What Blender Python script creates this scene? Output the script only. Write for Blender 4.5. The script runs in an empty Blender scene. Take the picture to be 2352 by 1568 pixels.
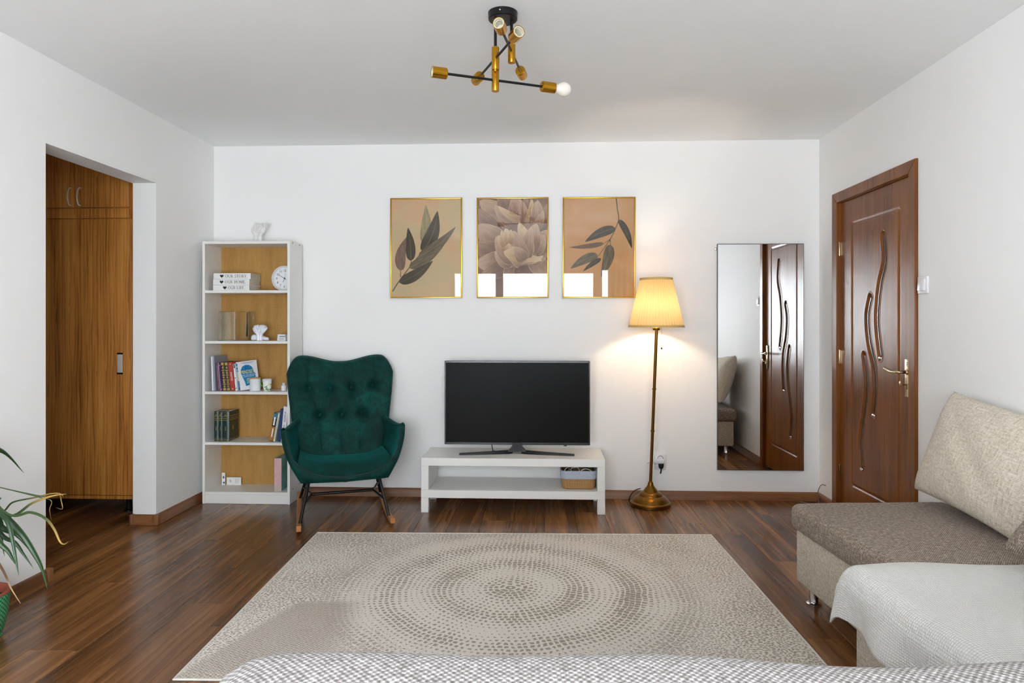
import bpy, bmesh, math, random
from mathutils import Vector, Matrix
rnd = random.Random(7)
sc = bpy.context.scene
C = sc.collection
R = math.radians
PI = math.pi

# ------------------------------------------------------------------ camera
cam_d = bpy.data.cameras.new('camera')
cam = bpy.data.objects.new('camera', cam_d)
C.objects.link(cam)
cam.location = (0, 0, 1.24)
cam.rotation_euler = (R(90), 0, math.atan(67 / 1525))
cam_d.sensor_width = 36
cam_d.lens = 1525 * 36 / 2352
cam_d.shift_y = (741 - 784) / 2352
cam_d.clip_start = 0.02
sc.camera = cam

# ------------------------------------------------------------------ world, light, exposure
W = bpy.data.worlds.new('overcast_sky')
sc.world = W
W.use_nodes = True
bg = W.node_tree.nodes['Background']
bg.inputs[0].default_value = (0.89, 0.952, 1.0, 1)
bg.inputs[1].default_value = 9.0
sc.view_settings.view_transform = 'Standard'
sc.view_settings.look = 'None'
sc.view_settings.gamma = 1
sc.view_settings.use_curve_mapping = False
sc.view_settings.exposure = 0.89
try:
    sc.cycles.use_denoising = True
    sc.cycles.max_bounces = 7
    sc.cycles.diffuse_bounces = 5
    sc.cycles.use_adaptive_sampling = True
    sc.cycles.adaptive_threshold = 0.16
    sc.cycles.adaptive_min_samples = 24
    sc.cycles.glossy_bounces = 4
    sc.cycles.transparent_max_bounces = 10
    sc.cycles.sample_clamp_indirect = 8
    sc.cycles.caustics_reflective = False
    sc.cycles.caustics_refractive = False
except Exception:
    pass

# room measures (metres, camera stands at x=0, y=0)
XL, XR, YB, YF, HC = -2.37, 1.935, 4.715, -1.2, 2.517

def portal(x0, x1, z0, z1):
    d = bpy.data.lights.new('window_portal', 'AREA')
    d.shape = 'RECTANGLE'; d.size = x1 - x0; d.size_y = z1 - z0
    d.cycles.is_portal = True
    o = bpy.data.objects.new('window_portal', d); C.objects.link(o)
    o.location = ((x0 + x1) / 2, YF - 0.13, (z0 + z1) / 2)
    o.rotation_euler = (R(90), 0, 0)
    return o
WIN = [(-1.45, 0.89, 0.10, 2.09), (0.91, 1.80, 0.10, 2.14)]
for w in WIN: portal(*w)
SWY0, SWY1, SWZ0, SWZ1 = -1.0, .25, .85, 2.10          # unseen windows added to both side walls to even out the daylight
for x_, rz_ in ((XL-.12, -90), (XR+.11, 90)):
    o_ = portal(0, SWY1-SWY0, SWZ0, SWZ1); o_.location = (x_, (SWY0+SWY1)/2, (SWZ0+SWZ1)/2); o_.rotation_euler = (R(90), 0, R(rz_))

# ------------------------------------------------------------------ mesh helpers
class MB:
    def __init__(s): s.v = []; s.f = []; s.uv = {}
    def add(s, vs, fs, uvs=None, m=None):
        n = len(s.v)
        for i, p in enumerate(vs):
            p = Vector(p)
            if m is not None: p = m @ p
            s.v.append(p)
            if uvs: s.uv[n + i] = uvs[i]
        for f in fs: s.f.append(tuple(n + i for i in f))
        return s
    def box(s, x0, x1, y0, y1, z0, z1, m=None):
        return s.add([(x0,y0,z0),(x1,y0,z0),(x1,y1,z0),(x0,y1,z0),(x0,y0,z1),(x1,y0,z1),(x1,y1,z1),(x0,y1,z1)],
                     [(3,2,1,0),(4,5,6,7),(0,1,5,4),(1,2,6,5),(2,3,7,6),(3,0,4,7)], m=m)
    def rbox(s, x0, x1, y0, y1, z0, z1, r=0.004, seg=2, m=None):
        bm = bmesh.new(); bmesh.ops.create_cube(bm, size=1)
        for v in bm.verts:
            v.co = ((x0+x1)/2 + v.co.x*(x1-x0), (y0+y1)/2 + v.co.y*(y1-y0), (z0+z1)/2 + v.co.z*(z1-z0))
        bmesh.ops.bevel(bm, geom=list(bm.edges), offset=r, segments=seg, profile=0.5, affect='EDGES')
        bm.verts.index_update()
        s.add([v.co.copy() for v in bm.verts], [[v.index for v in f.verts] for f in bm.faces], m=m)
        bm.free(); return s
    def prism(s, pts, y0, y1, m=None, axis='Y'):
        n = len(pts)
        if axis == 'Y': vs = [(x, y0, z) for x, z in pts] + [(x, y1, z) for x, z in pts]
        elif axis == 'X': vs = [(y0, a, b) for a, b in pts] + [(y1, a, b) for a, b in pts]
        else: vs = [(a, b, y0) for a, b in pts] + [(a, b, y1) for a, b in pts]
        fs = [tuple(range(n)), tuple(range(2*n-1, n-1, -1))]
        fs += [(i, n+i, n+(i+1) % n, (i+1) % n) for i in range(n)]
        return s.add(vs, fs, m=m)
    def lathe(s, prof, seg=32, m=None, caps=True):
        vs = []; fs = []
        for r, z in prof:
            for k in range(seg):
                a = 2*PI*k/seg; vs.append((r*math.cos(a), r*math.sin(a), z))
        for i in range(len(prof)-1):
            for k in range(seg):
                k2 = (k+1) % seg
                fs.append((i*seg+k, i*seg+k2, (i+1)*seg+k2, (i+1)*seg+k))
        if caps:
            if prof[0][0] > 1e-6: fs.append(tuple(range(seg-1, -1, -1)))
            if prof[-1][0] > 1e-6: fs.append(tuple((len(prof)-1)*seg + k for k in range(seg)))
        return s.add(vs, fs, m=m)
    def tube(s, path, rad, seg=10, m=None, flat=1.0, closed=False):
        P = [Vector(p) for p in path]; n = len(P)
        rs = rad if isinstance(rad, (list, tuple)) else [rad]*n
        vs = []; fs = []; up = None
        for i in range(n):
            t = (P[min(i+1, n-1)] - P[max(i-1, 0)]).normalized()
            if up is None:
                a = Vector((0,0,1)) if abs(t.z) < .9 else Vector((1,0,0))
                up = (a - t*a.dot(t)).normalized()
            else:
                up = (up - t*up.dot(t)).normalized()
            sd = t.cross(up)
            for k in range(seg):
                a = 2*PI*k/seg
                vs.append(P[i] + (sd*math.cos(a) + up*math.sin(a)*flat)*rs[i])
        for i in range(n-1):
            for k in range(seg):
                k2 = (k+1) % seg
                fs.append((i*seg+k, i*seg+k2, (i+1)*seg+k2, (i+1)*seg+k))
        fs.append(tuple(range(seg-1, -1, -1))); fs.append(tuple((n-1)*seg+k for k in range(seg)))
        return s.add(vs, fs, m=m)
    def grid(s, fn, nu, nv, m=None, uv=None, wrap=False):
        vs = []; us = []
        for j in range(nv+1):
            for i in range(nu+1):
                vs.append(fn(i/nu, j/nv))
                if uv: us.append(uv(i/nu, j/nv))
        fs = [(j*(nu+1)+i, j*(nu+1)+i+1, (j+1)*(nu+1)+i+1, (j+1)*(nu+1)+i) for j in range(nv) for i in range(nu)]
        return s.add(vs, fs, us if uv else None, m=m)
    def ball(s, c, r, seg=16, m=None):
        rx, ry, rz = r if isinstance(r, (tuple, list)) else (r, r, r)
        n = max(6, seg//2); vs = [(c[0], c[1], c[2]-rz)]; fs = []
        for j in range(1, n):
            b = -PI/2 + PI*j/n
            for k in range(seg):
                a = 2*PI*k/seg
                vs.append((c[0]+rx*math.cos(b)*math.cos(a), c[1]+ry*math.cos(b)*math.sin(a), c[2]+rz*math.sin(b)))
        vs.append((c[0], c[1], c[2]+rz)); top = len(vs)-1
        for k in range(seg):
            k2 = (k+1) % seg
            fs.append((0, 1+k2, 1+k)); fs.append((top, 1+(n-2)*seg+k, 1+(n-2)*seg+k2))
            for j in range(n-2):
                fs.append((1+j*seg+k, 1+j*seg+k2, 1+(j+1)*seg+k2, 1+(j+1)*seg+k))
        return s.add(vs, fs, m=m)
    def mesh(s, name, sharp=35, smooth=True):
        me = bpy.data.meshes.new(name)
        me.from_pydata([tuple(v) for v in s.v], [], s.f)
        me.validate(); me.update()
        ul = me.uv_layers.new(name='UVMap')
        for p in me.polygons:
            n = p.normal; a = max(range(3), key=lambda i: abs(n[i]))
            for li in p.loop_indices:
                vi = me.loops[li].vertex_index
                if vi in s.uv: ul.data[li].uv = s.uv[vi]
                else:
                    c = me.vertices[vi].co
                    ul.data[li].uv = (c.y, c.z) if a == 0 else ((c.x, c.z) if a == 1 else (c.x, c.y))
        if smooth:
            me.polygons.foreach_set('use_smooth', [True]*len(me.polygons))
            if sharp < 180: me.set_sharp_from_angle(angle=R(sharp))
        return me
    def build(s, name, mat, parent=None, sharp=35, smooth=True, label=None, fix=True):
        me = s.mesh(name, sharp, smooth)
        if fix:
            bm = bmesh.new(); bm.from_mesh(me); bmesh.ops.recalc_face_normals(bm, faces=bm.faces); bm.to_mesh(me); bm.free()
        return link(name, me, mat, parent, label)

def link(name, me, mat, parent=None, label=None):
    o = bpy.data.objects.new(name, me); C.objects.link(o)
    if mat is not None and len(me.materials) == 0: me.materials.append(mat)
    if parent is not None: o.parent = parent
    if label: o['label'] = label
    return o
def tag(o, label, cat, group=None):
    o['label'] = label; o['category'] = cat
    if group: o['group'] = group
    return o
def thing(name, label, cat, loc=(0,0,0), rotz=0.0, group=None):
    o = bpy.data.objects.new(name, None); C.objects.link(o)
    o.empty_display_size = .05
    o.location = loc; o.rotation_euler = (0, 0, rotz)
    return tag(o, label, cat, group)
def struct(name, loc=None, mb=None, mat=None, parent=None):
    if mb is None:
        o = bpy.data.objects.new(name, None); C.objects.link(o)
        if loc: o.location = loc
    else: o = mb.build(name, mat, parent)
    if parent is None: o['kind'] = 'structure'
    return o
def smooth01(a, b, x):
    t = max(0., min(1., (x-a)/(b-a))); return t*t*(3-2*t)
def lerp(a, b, t): return a + (b-a)*t
def interp(pts, t):
    for (a, x), (b, y) in zip(pts, pts[1:]):
        if t <= b: return x + (y-x)*max(0, (t-a))/(b-a)
    return pts[-1][1]
def spline(P, n=8):
    P = [Vector(p) for p in P]; out = []
    for i in range(len(P)-1):
        p0 = P[max(i-1,0)]; p1 = P[i]; p2 = P[i+1]; p3 = P[min(i+2,len(P)-1)]
        for k in range(n):
            t = k/n
            out.append(.5*((2*p1)+(p2-p0)*t+(2*p0-5*p1+4*p2-p3)*t*t+(3*p1-p0-3*p2+p3)*t**3))
    out.append(P[-1]); return out
TXT = {}
def text_mb(s, size, depth=0.0003, align='LEFT'):
    c = bpy.data.curves.new('txt', 'FONT'); c.body = s; c.size = size; c.extrude = depth; c.resolution_u = 3
    c.align_x = align
    o = bpy.data.objects.new('txt', c); C.objects.link(o)
    dg = bpy.context.evaluated_depsgraph_get()
    me = bpy.data.meshes.new_from_object(o.evaluated_get(dg))
    mb = MB(); mb.add([v.co.copy() for v in me.vertices], [tuple(p.vertices) for p in me.polygons])
    bpy.data.objects.remove(o); bpy.data.curves.remove(c); bpy.data.meshes.remove(me)
    return mb
STAND = Matrix.Rotation(R(90), 4, 'X')      # text in XY -> upright in XZ, facing -Y
def moved(mb, M):
    mb.v = [M @ v for v in mb.v]; return mb

# ------------------------------------------------------------------ material helpers
def lin(c):
    return tuple(((x/255)/12.92 if x/255 <= .04045 else ((x/255+.055)/1.055)**2.4) for x in c)
class NT:
    def __init__(s, name):
        s.m = bpy.data.materials.new(name); s.m.use_nodes = True
        s.t = s.m.node_tree; s.b = s.t.nodes['Principled BSDF']; s.out = s.t.nodes['Material Output']
    def n(s, t, **kw):
        x = s.t.nodes.new(t)
        for k, v in kw.items():
            if k.startswith('i_'):
                k2 = k[2:]; x.inputs[int(k2) if k2.isdigit() else k2.replace('_', ' ')].default_value = v
            else: setattr(x, k, v)
        return x
    def l(s, a, b):
        s.t.links.new(a, b)
    def put(s, sock, v):
        if hasattr(v, 'is_output') or isinstance(v, bpy.types.NodeSocket): s.l(v, sock)
        else: sock.default_value = v
    def math(s, op, a, b=None, c=None, clamp=False):
        x = s.n('ShaderNodeMath', operation=op); x.use_clamp = clamp
        s.put(x.inputs[0], a)
        if b is not None: s.put(x.inputs[1], b)
        if c is not None: s.put(x.inputs[2], c)
        return x.outputs[0]
    def ramp(s, f, stops, interp='LINEAR'):
        x = s.n('ShaderNodeValToRGB'); cr = x.color_ramp; cr.interpolation = interp
        while len(cr.elements) > 1: cr.elements.remove(cr.elements[-1])
        for i, (p, c) in enumerate(stops):
            e = cr.elements[0] if i == 0 else cr.elements.new(p)
            e.position = p; e.color = (*lin(c), 1) if max(c) > 1.0 else (*c, 1)
        s.l(f, x.inputs[0]); return x.outputs[0]
    def mix(s, f, a, b, bt='MIX'):
        x = s.n('ShaderNodeMix', data_type='RGBA', blend_type=bt)
        s.put(x.inputs[0], f)
        for k, v in ((6, a), (7, b)):
            if isinstance(v, tuple): x.inputs[k].default_value = (*v[:3], 1)
            else: s.l(v, x.inputs[k])
        return x.outputs[2]
    def coord(s, kind='Object'):
        return s.n('ShaderNodeTexCoord').outputs[kind]
    def map(s, v, scale=(1,1,1), loc=(0,0,0), rot=(0,0,0)):
        x = s.n('ShaderNodeMapping'); s.l(v, x.inputs[0])
        x.inputs['Scale'].default_value = scale; x.inputs['Location'].default_value = loc; x.inputs['Rotation'].default_value = rot
        return x.outputs[0]
    def noise(s, v, scale=5, detail=4, rough=.5, dist=0., out='Fac'):
        x = s.n('ShaderNodeTexNoise'); s.l(v, x.inputs['Vector'])
        x.inputs['Scale'].default_value = scale; x.inputs['Detail'].default_value = detail
        x.inputs['Roughness'].default_value = rough; x.inputs['Distortion'].default_value = dist
        return x.outputs[out]
    def voro(s, v, scale=5, feature='F1', rand=1., out='Distance', dim='3D'):
        x = s.n('ShaderNodeTexVoronoi', feature=feature, voronoi_dimensions=dim); s.l(v, x.inputs['Vector'])
        x.inputs['Scale'].default_value = scale; x.inputs['Randomness'].default_value = rand
        return x.outputs[out]
    def bump(s, h, strength=.3, dist=.002):
        x = s.n('ShaderNodeBump'); s.l(h, x.inputs['Height'])
        x.inputs['Strength'].default_value = strength; x.inputs['Distance'].default_value = dist
        s.l(x.outputs[0], s.b.inputs['Normal']); return x
    def base(s, v, rough=.5, metal=0., spec=None):
        if isinstance(v, tuple): s.b.inputs['Base Color'].default_value = (*v, 1)
        else: s.l(v, s.b.inputs['Base Color'])
        s.put(s.b.inputs['Roughness'], rough); s.b.inputs['Metallic'].default_value = metal
        if spec is not None: s.b.inputs['Specular IOR Level'].default_value = spec
        return s.m
MATS = {}
def plain(name, rgb, rough=.5, metal=0., spec=None, vary=.06):
    """plain painted/plastic/metal surface with a faint procedural mottling"""
    if name in MATS: return MATS[name]
    t = NT(name); c = lin(rgb)
    f = t.noise(t.coord(), 35, 3, .6)
    col = t.mix(f, tuple(x*(1-vary) for x in c), tuple(min(1, x*(1+vary)) for x in c))
    MATS[name] = t.base(col, rough, metal, spec); return MATS[name]
def wood(name, dark, mid, light, axis='Z', rings=1.0, rough=.35, rand=False, gl=0., bumpy=.15, wscale=1.0, big=1.0, fine=.25, along=.55):
    t = NT(name); v = t.coord()
    if rand:
        oi = t.n('ShaderNodeObjectInfo')
        o = t.math('MULTIPLY', oi.outputs['Random'], 37.)
        cx = t.n('ShaderNodeCombineXYZ'); t.l(o, cx.inputs[0]); t.l(o, cx.inputs[1]); t.l(o, cx.inputs[2])
        va = t.n('ShaderNodeVectorMath', operation='ADD'); t.l(v, va.inputs[0]); t.l(cx.outputs[0], va.inputs[1]); v = va.outputs[0]
    def sc3(across, along):
        return {'X': (along, across, across), 'Y': (across, along, across), 'Z': (across, across, along)}[axis]
    a = t.noise(t.map(v, sc3(8*big, along*big)), 1.6, 6, .58, .3)
    b = t.noise(t.map(v, sc3(95*wscale, 2.2)), 1.0, 4, .6, .3)
    wv = t.n('ShaderNodeTexWave', wave_type='BANDS', bands_direction={'X': 'Y', 'Y': 'X', 'Z': 'X'}[axis], wave_profile='SAW')
    t.l(t.map(v, sc3(3.2*wscale, .35)), wv.inputs['Vector'])
    for k, q in (('Scale', 3.), ('Distortion', 9.), ('Detail', 3.), ('Detail Scale', 1.4), ('Detail Roughness', .55)): wv.inputs[k].default_value = q
    f = t.math('ADD', t.math('MULTIPLY', a, 1-fine), t.math('MULTIPLY', b, fine))
    f = t.math('ADD', f, t.math('MULTIPLY', t.math('SUBTRACT', wv.outputs['Fac'], .5), .17*rings))
    if rand:
        f = t.math('ADD', f, t.math('MULTIPLY', t.math('SUBTRACT', oi.outputs['Random'], .5), .10))
    col = t.ramp(f, [(.30, dark), (.5, mid), (.72, light)])
    rr = t.math('ADD', t.math('MULTIPLY', b, .10), rough-.05)
    t.base(col, rr)
    if gl: t.b.inputs['Coat Weight'].default_value = gl; t.b.inputs['Coat Roughness'].default_value = .12
    t.bump(f, bumpy, .001)
    MATS[name] = t.m; return t.m
def weave(name, dark, mid, light, k=420., rough=.85, bumpd=.0016, streak=.5, slub=(6., 60.), chk=.28):
    """two-thread woven cloth in the UV plane (metres)"""
    t = NT(name); uv = t.coord('UV'); sp = t.n('ShaderNodeSeparateXYZ'); t.l(uv, sp.inputs[0])
    wob = t.noise(uv, 30, 2, .5)
    u = t.math('ADD', sp.outputs[0], t.math('MULTIPLY', wob, .002)); v = t.math('ADD', sp.outputs[1], t.math('MULTIPLY', wob, .002))
    su = t.math('SINE', t.math('MULTIPLY', u, k)); sv = t.math('SINE', t.math('MULTIPLY', v, k))
    pr = t.math('MULTIPLY', su, sv)
    h = t.math('ABSOLUTE', pr)
    n1 = t.noise(t.map(uv, (slub[0], slub[1], 1)), 3, 5, .7); n2 = t.noise(t.map(uv, (slub[1], slub[0], 1)), 3, 5, .7)
    n3 = t.noise(uv, 90, 3, .7)
    g = t.math('ADD', t.math('MULTIPLY', t.math('SUBTRACT', t.math('ADD', n1, n2), 1.), streak), t.math('MULTIPLY', t.math('SUBTRACT', n3, .5), .8))
    f = t.math('ADD', t.math('MULTIPLY', pr, chk), t.math('ADD', g, .5))
    col = t.ramp(f, [(.15, dark), (.5, mid), (.85, light)])
    t.base(col, rough, 0, .15); t.b.inputs['Sheen Weight'].default_value = .15
    t.bump(t.math('ADD', pr, t.math('MULTIPLY', n3, .6)), .6, bumpd)
    MATS[name] = t.m; return t.m
def glassy(name, tint=(1,1,1), ior=1.5, rough=0., boost=1.0):
    """thin clear pane: mirror reflection by Fresnel, everything else passes through"""
    t = NT(name); fr = t.n('ShaderNodeFresnel'); fr.inputs[0].default_value = ior
    tr = t.n('ShaderNodeBsdfTransparent'); tr.inputs[0].default_value = (*tint, 1)
    gl = t.n('ShaderNodeBsdfGlossy'); gl.inputs['Roughness'].default_value = rough
    mx = t.n('ShaderNodeMixShader')
    t.l(t.math('MULTIPLY', fr.outputs[0], boost, clamp=True), mx.inputs[0])
    t.l(tr.outputs[0], mx.inputs[1]); t.l(gl.outputs[0], mx.inputs[2]); t.l(mx.outputs[0], t.out.inputs[0])
    t.t.nodes.remove(t.b); MATS[name] = t.m; return t.m

# ---- shared materials
def mk_paint(name, rgb):
    t = NT(name); v = t.coord(); c = lin(rgb)
    n = t.noise(v, 1.3, 1, .5)
    t.base(t.mix(n, tuple(x*.97 for x in c), tuple(min(1, x*1.02) for x in c)), .62, 0, .3)
    t.bump(t.noise(v, 60, 0, .5), .10, .0012)
    return t.m
M_WALL = mk_paint('wall_paint', (241, 240, 239))
M_CEIL = mk_paint('ceiling_paint', (244, 245, 245))
M_FLOOR = wood('laminate', (54, 34, 20), (114, 75, 44), (166, 117, 72), 'Y', .45, .25, True, 0., .05, .7, .85, .20, .30)
M_BASEB = wood('baseboard_wood', (74, 42, 22), (118, 74, 42), (146, 98, 60), 'X', .7, .4, False, 0, .15, .7)
M_BASEBY = wood('baseboard_wood_y', (74, 42, 22), (118, 74, 42), (146, 98, 60), 'Y', .7, .4, False, 0, .15, .7)
M_DOOR = wood('door_wood', (90, 48, 14), (122, 70, 26), (148, 92, 40), 'Z', .15, .29, False, 0., .05, 1.2, 1., .3)
M_DOOR.node_tree.nodes['Principled BSDF'].inputs['Specular IOR Level'].default_value = .36
M_WARD = wood('wardrobe_oak', (116, 66, 22), (196, 128, 56), (224, 160, 84), 'Z', .9, .4, False, 0, .06, 1.5, 1., .30)
M_WHITE = plain('white_laminate', (232, 231, 228), .35, vary=.02)
M_WHITEP = plain('white_plastic', (226, 226, 228), .3, vary=.02)
M_BLACK = plain('black_metal', (16, 16, 17), .35, .3)
M_BLACKP = plain('black_plastic', (9, 9, 10), .45, 0, .3)
M_CHROME = plain('chrome', (215, 215, 218), .12, 1., vary=.02)
M_NICKEL = plain('brushed_nickel', (205, 186, 152), .22, 1., vary=.04)
M_GOLD = plain('satin_brass', (196, 142, 40), .26, 1., vary=.05)
M_GOLDF = plain('gold_frame', (205, 155, 50), .3, 1., vary=.05)
M_PAPER = plain('paper_white', (236, 235, 232), .6, vary=.02)
M_INK = plain('ink_black', (30, 28, 28), .6)
M_CERAM = plain('white_ceramic', (226, 226, 236), .18, vary=.02)
M_GLASS = glassy('window_glass')
# ------------------------------------------------------------------ the setting
def add_planks(floor, x0, x1, y0, y1, w=0.196, L=1.285):
    full = MB().rbox(-w/2+.0004, w/2-.0004, -L/2+.0004, L/2-.0004, -.012, 0, .0012, 1).mesh('plank')
    full.materials.append(M_FLOOR)
    nx = int(math.ceil((x1-x0)/w)); offs = [0, .43, .86, .22, .64, 1.07]
    for i in range(nx):
        a = x0 + i*w; b = min(x1, a+w); y = y0 - offs[i % 6]
        while y < y1:
            c, d = max(y, y0), min(y+L, y1)
            if d - c > .02:
                if b-a > w-.001 and d-c > L-.001: me = full
                else:
                    me = MB().rbox(-(b-a)/2+.0004, (b-a)/2-.0004, -(d-c)/2+.0004, (d-c)/2-.0004, -.012, 0, .0012, 1).mesh('plank')
                    me.materials.append(M_FLOOR)
                o = link('plank', me, None, floor); o.location = ((a+b)/2, (c+d)/2, 0)
            y += L
floor = struct('floor', mb=MB().box(-3.75, XR+.12, YF, YB+.05, -.06, -.013), mat=plain('underlay', (40, 26, 18), .8))
add_planks(floor, -3.703, XR, YF, YB)

struct('ceiling', mb=MB().box(-3.75, XR+.12, YF-.12, YB+.12, HC, HC+.1), mat=M_CEIL)
struct('wall_back', mb=MB().box(-3.75, XR+.12, YB, YB+.12, -.02, HC), mat=M_WALL)
OY0, OY1, OZ, WT = 3.078, 3.99, 2.10, .147          # open doorway in the left wall
struct('wall_left', mb=MB().box(XL-WT, XL, YF, SWY0, -.02, HC).box(XL-WT, XL, SWY1, OY0, -.02, HC).box(XL-WT, XL, SWY0, SWY1, -.02, SWZ0).box(XL-WT, XL, SWY0, SWY1, SWZ1, HC).box(XL-WT, XL, OY1, YB, -.02, HC).box(XL-WT, XL, OY0, OY1, OZ, HC), mat=M_WALL)
DY0, DY1, DZ = 3.545, 4.425, 2.04                    # door opening in the right wall
struct('wall_right', mb=MB().box(XR, XR+.12, YF, SWY0, -.02, HC).box(XR, XR+.12, SWY1, DY0, -.02, HC).box(XR, XR+.12, SWY0, SWY1, -.02, SWZ0).box(XR, XR+.12, SWY0, SWY1, SWZ1, HC).box(XR, XR+.12, DY1, YB, -.02, HC).box(XR, XR+.12, DY0, DY1, DZ, HC).box(XR+.1, XR+.12, DY0, DY1, -.02, DZ), mat=M_WALL)
mb = MB(); xs = [XL-WT, WIN[0][0], WIN[0][1], WIN[1][0], WIN[1][1], XR+.12]
for a, b in ((0, 1), (2, 3), (4, 5)): mb.box(xs[a], xs[b], YF-.12, YF, -.02, HC)
for w in WIN: mb.box(w[0], w[1], YF-.12, YF, -.02, w[2]).box(w[0], w[1], YF-.12, YF, w[3], HC)
struct('wall_rear', mb=mb, mat=M_WALL)
struct('wall_hall_left', mb=MB().box(-3.82, -3.703, 2.0, YB, -.02, HC), mat=M_WALL)
struct('wall_hall_front', mb=MB().box(-3.75, XL-WT, 1.9, 2.0, -.02, HC), mat=M_WALL)

# rear-wall windows behind the camera (seen mirrored in the picture glass, floor and doors)
M_UPVC = plain('window_pvc', (235, 235, 235), .3, vary=.02)
for i, (x0, x1, z0, z1) in enumerate(WIN):
    win = struct('window_%d' % (i+1), loc=((x0+x1)/2, YF-.06, z0))
    w, h = (x1-x0)/2, z1-z0
    mb = MB().rbox(-w, -w+.06, -.035, .035, 0, h, .006, 1).rbox(w-.06, w, -.035, .035, 0, h, .006, 1)
    mb.rbox(-w+.05, w-.05, -.035, .035, 0, .06, .006, 1).rbox(-w+.05, w-.05, -.035, .035, h-.06, h, .006, 1)
    mb.build('window_frame', M_UPVC, win)
    if i == 0:
        MB().rbox(-.47+.02, -.35+.02, -.035, .035, .05, h-.05, .006, 1).build('mullion', M_UPVC, win)
        MB().box(-w+.06, -.47, -.004, .004, .06, h-.06).build('pane', M_GLASS, win)
        MB().box(-.35, w-.06, -.004, .004, .06, h-.06).build('pane', M_GLASS, win)
        MB().rbox(-w-.04, w+.04, .03, .2, -.03, 0, .006, 1).build('window_sill', M_UPVC, win)
    else:
        MB().box(-w+.06, w-.06, -.004, .004, .06, h-.06).build('pane', M_GLASS, win)
for i, x_ in enumerate((XL-.08, XR+.06)):  # assumed side-wall pair, out of view, added for more even room light
    win = struct('window_%d' % (i+3), loc=(x_, (SWY0+SWY1)/2, SWZ0)); win.rotation_euler = (0, 0, R(90))
    w, h = (SWY1-SWY0)/2, SWZ1-SWZ0
    MB().rbox(-w, -w+.06, -.035, .035, 0, h, .006, 1).rbox(w-.06, w, -.035, .035, 0, h, .006, 1).rbox(-w+.05, w-.05, -.035, .035, 0, .06, .006, 1).rbox(-w+.05, w-.05, -.035, .035, h-.06, h, .006, 1).build('window_frame', M_UPVC, win)
    MB().box(-w+.06, w-.06, -.004, .004, .06, h-.06).build('pane', M_GLASS, win)
# curtain beside the narrow window
t = NT('curtain_cloth'); t.base(lin((224, 208, 186)), .9); t.b.inputs['Transmission Weight'].default_value = .0; t.bump(t.noise(t.coord(), 220, 2, .6), .2, .001)
mb = MB().grid(lambda u, v: (1.055+.72*u, YF+.05+.022*math.sin(u*52)*(0.6+.4*(1-v)), .05+2.3*v), 160, 12)
cu = mb.build('curtain', t.m); so = cu.modifiers.new('thick', 'SOLIDIFY'); so.thickness = .002
tag(cu, 'beige curtain hanging beside the window behind the camera, seen mirrored in picture glass', 'curtain')

# baseboards: ogee strip along X or Y
def bb_profile(): return [(0, 0), (.021, 0), (.021, .006), (.016, .016), (.0145, .046), (.010, .056), (.004, .06), (0, .06)]
def baseboard_x(name, x0, x1, y, sgn):
    return struct(name, mb=MB().prism([(y+sgn*a, b) for a, b in bb_profile()], x0, x1, axis='X'), mat=M_BASEB)
def baseboard_y(name, y0, y1, x, sgn):
    return struct(name, mb=MB().prism([(x+sgn*a, b) for a, b in bb_profile()], y0, y1, axis='Y'), mat=M_BASEBY)
baseboard_x('baseboard_back', XL, XR, YB, -1)
b1 = baseboard_y('baseboard_left', OY1-.018, YB, XL, 1)
b2 = baseboard_y('baseboard_left.001', YF, OY0+.018, XL, 1)
b3 = baseboard_x('baseboard_left.002', XL-WT, XL+.018, OY1, -1)
baseboard_y('baseboard_right', DY1+.05, YB, XR, -1)
baseboard_y('baseboard_right.001', YF, DY0-.05, XR, -1)
M_CAP = plain('baseboard_cap', (132, 88, 54), .45)
def cap(x, y, sx, sy, parent):
    mb = MB()
    for k in range(1): mb.rbox(x-.003, x+.003+sx, y-.003, y+.003+sy, 0, .063, .004, 2)
    return mb.build('corner_cap', M_CAP, parent)
cap(XL-.004, OY1-.022, .026, .024, b1)
cap(XL-.004, OY0-.006, .026, .024, b2)
cap(XL-WT-.004, OY1-.022, .012, .022, b3)

# ------------------------------------------------------------------ door in the right wall
door = struct('door_1', loc=(XR, 0, 0))
FA, FB = 3.499, 4.478                                 # outer edges of the casing
mb = MB()
for pts in ([(FA,0),(FA,2.086),(FA+.0665,2.019),(FA+.0665,0)], [(FB,0),(FB,2.086),(FB-.0685,2.019),(FB-.0685,0)], [(FA,2.086),(FB,2.086),(FB-.0685,2.019),(FA+.0665,2.019)]):
    cs = MB().prism(pts, -.016, .02, axis='X').build('casing', M_DOOR, door)
    bv = cs.modifiers.new('soft', 'BEVEL'); bv.width = .004; bv.segments = 2
mb.rbox(.0, .10, FA+.05, FA+.067, 0, 2.03, .002, 1).rbox(.0, .10, FB-.068, FB-.05, 0, 2.03, .002, 1).rbox(0, .10, FA+.06, FB-.06, 2.016, 2.035, .002, 1)
mb.build('door_frame', M_DOOR, door)
LY0, LY1, LZ0, LZ1 = 3.569, 4.408, .012, 2.014
def S(px):                                             # wave centre lines, measured on the leaf (y, z)
    return spline([Vector((a, b, 0)) for a, b in px], 10)
waves = [S([(3.876,1.738),(3.861,1.594),(3.913,1.465),(3.945,1.304),(3.939,1.196),(3.905,1.051)]),
         S([(4.024,1.388),(4.061,1.278),(4.038,1.125),(3.980,.990),(3.963,.855),(3.982,.710)]),
         S([(4.101,1.042),(4.069,.915),(4.075,.788),(4.118,.628),(4.145,.510),(4.127,.364)])]
WW = .029
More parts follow.
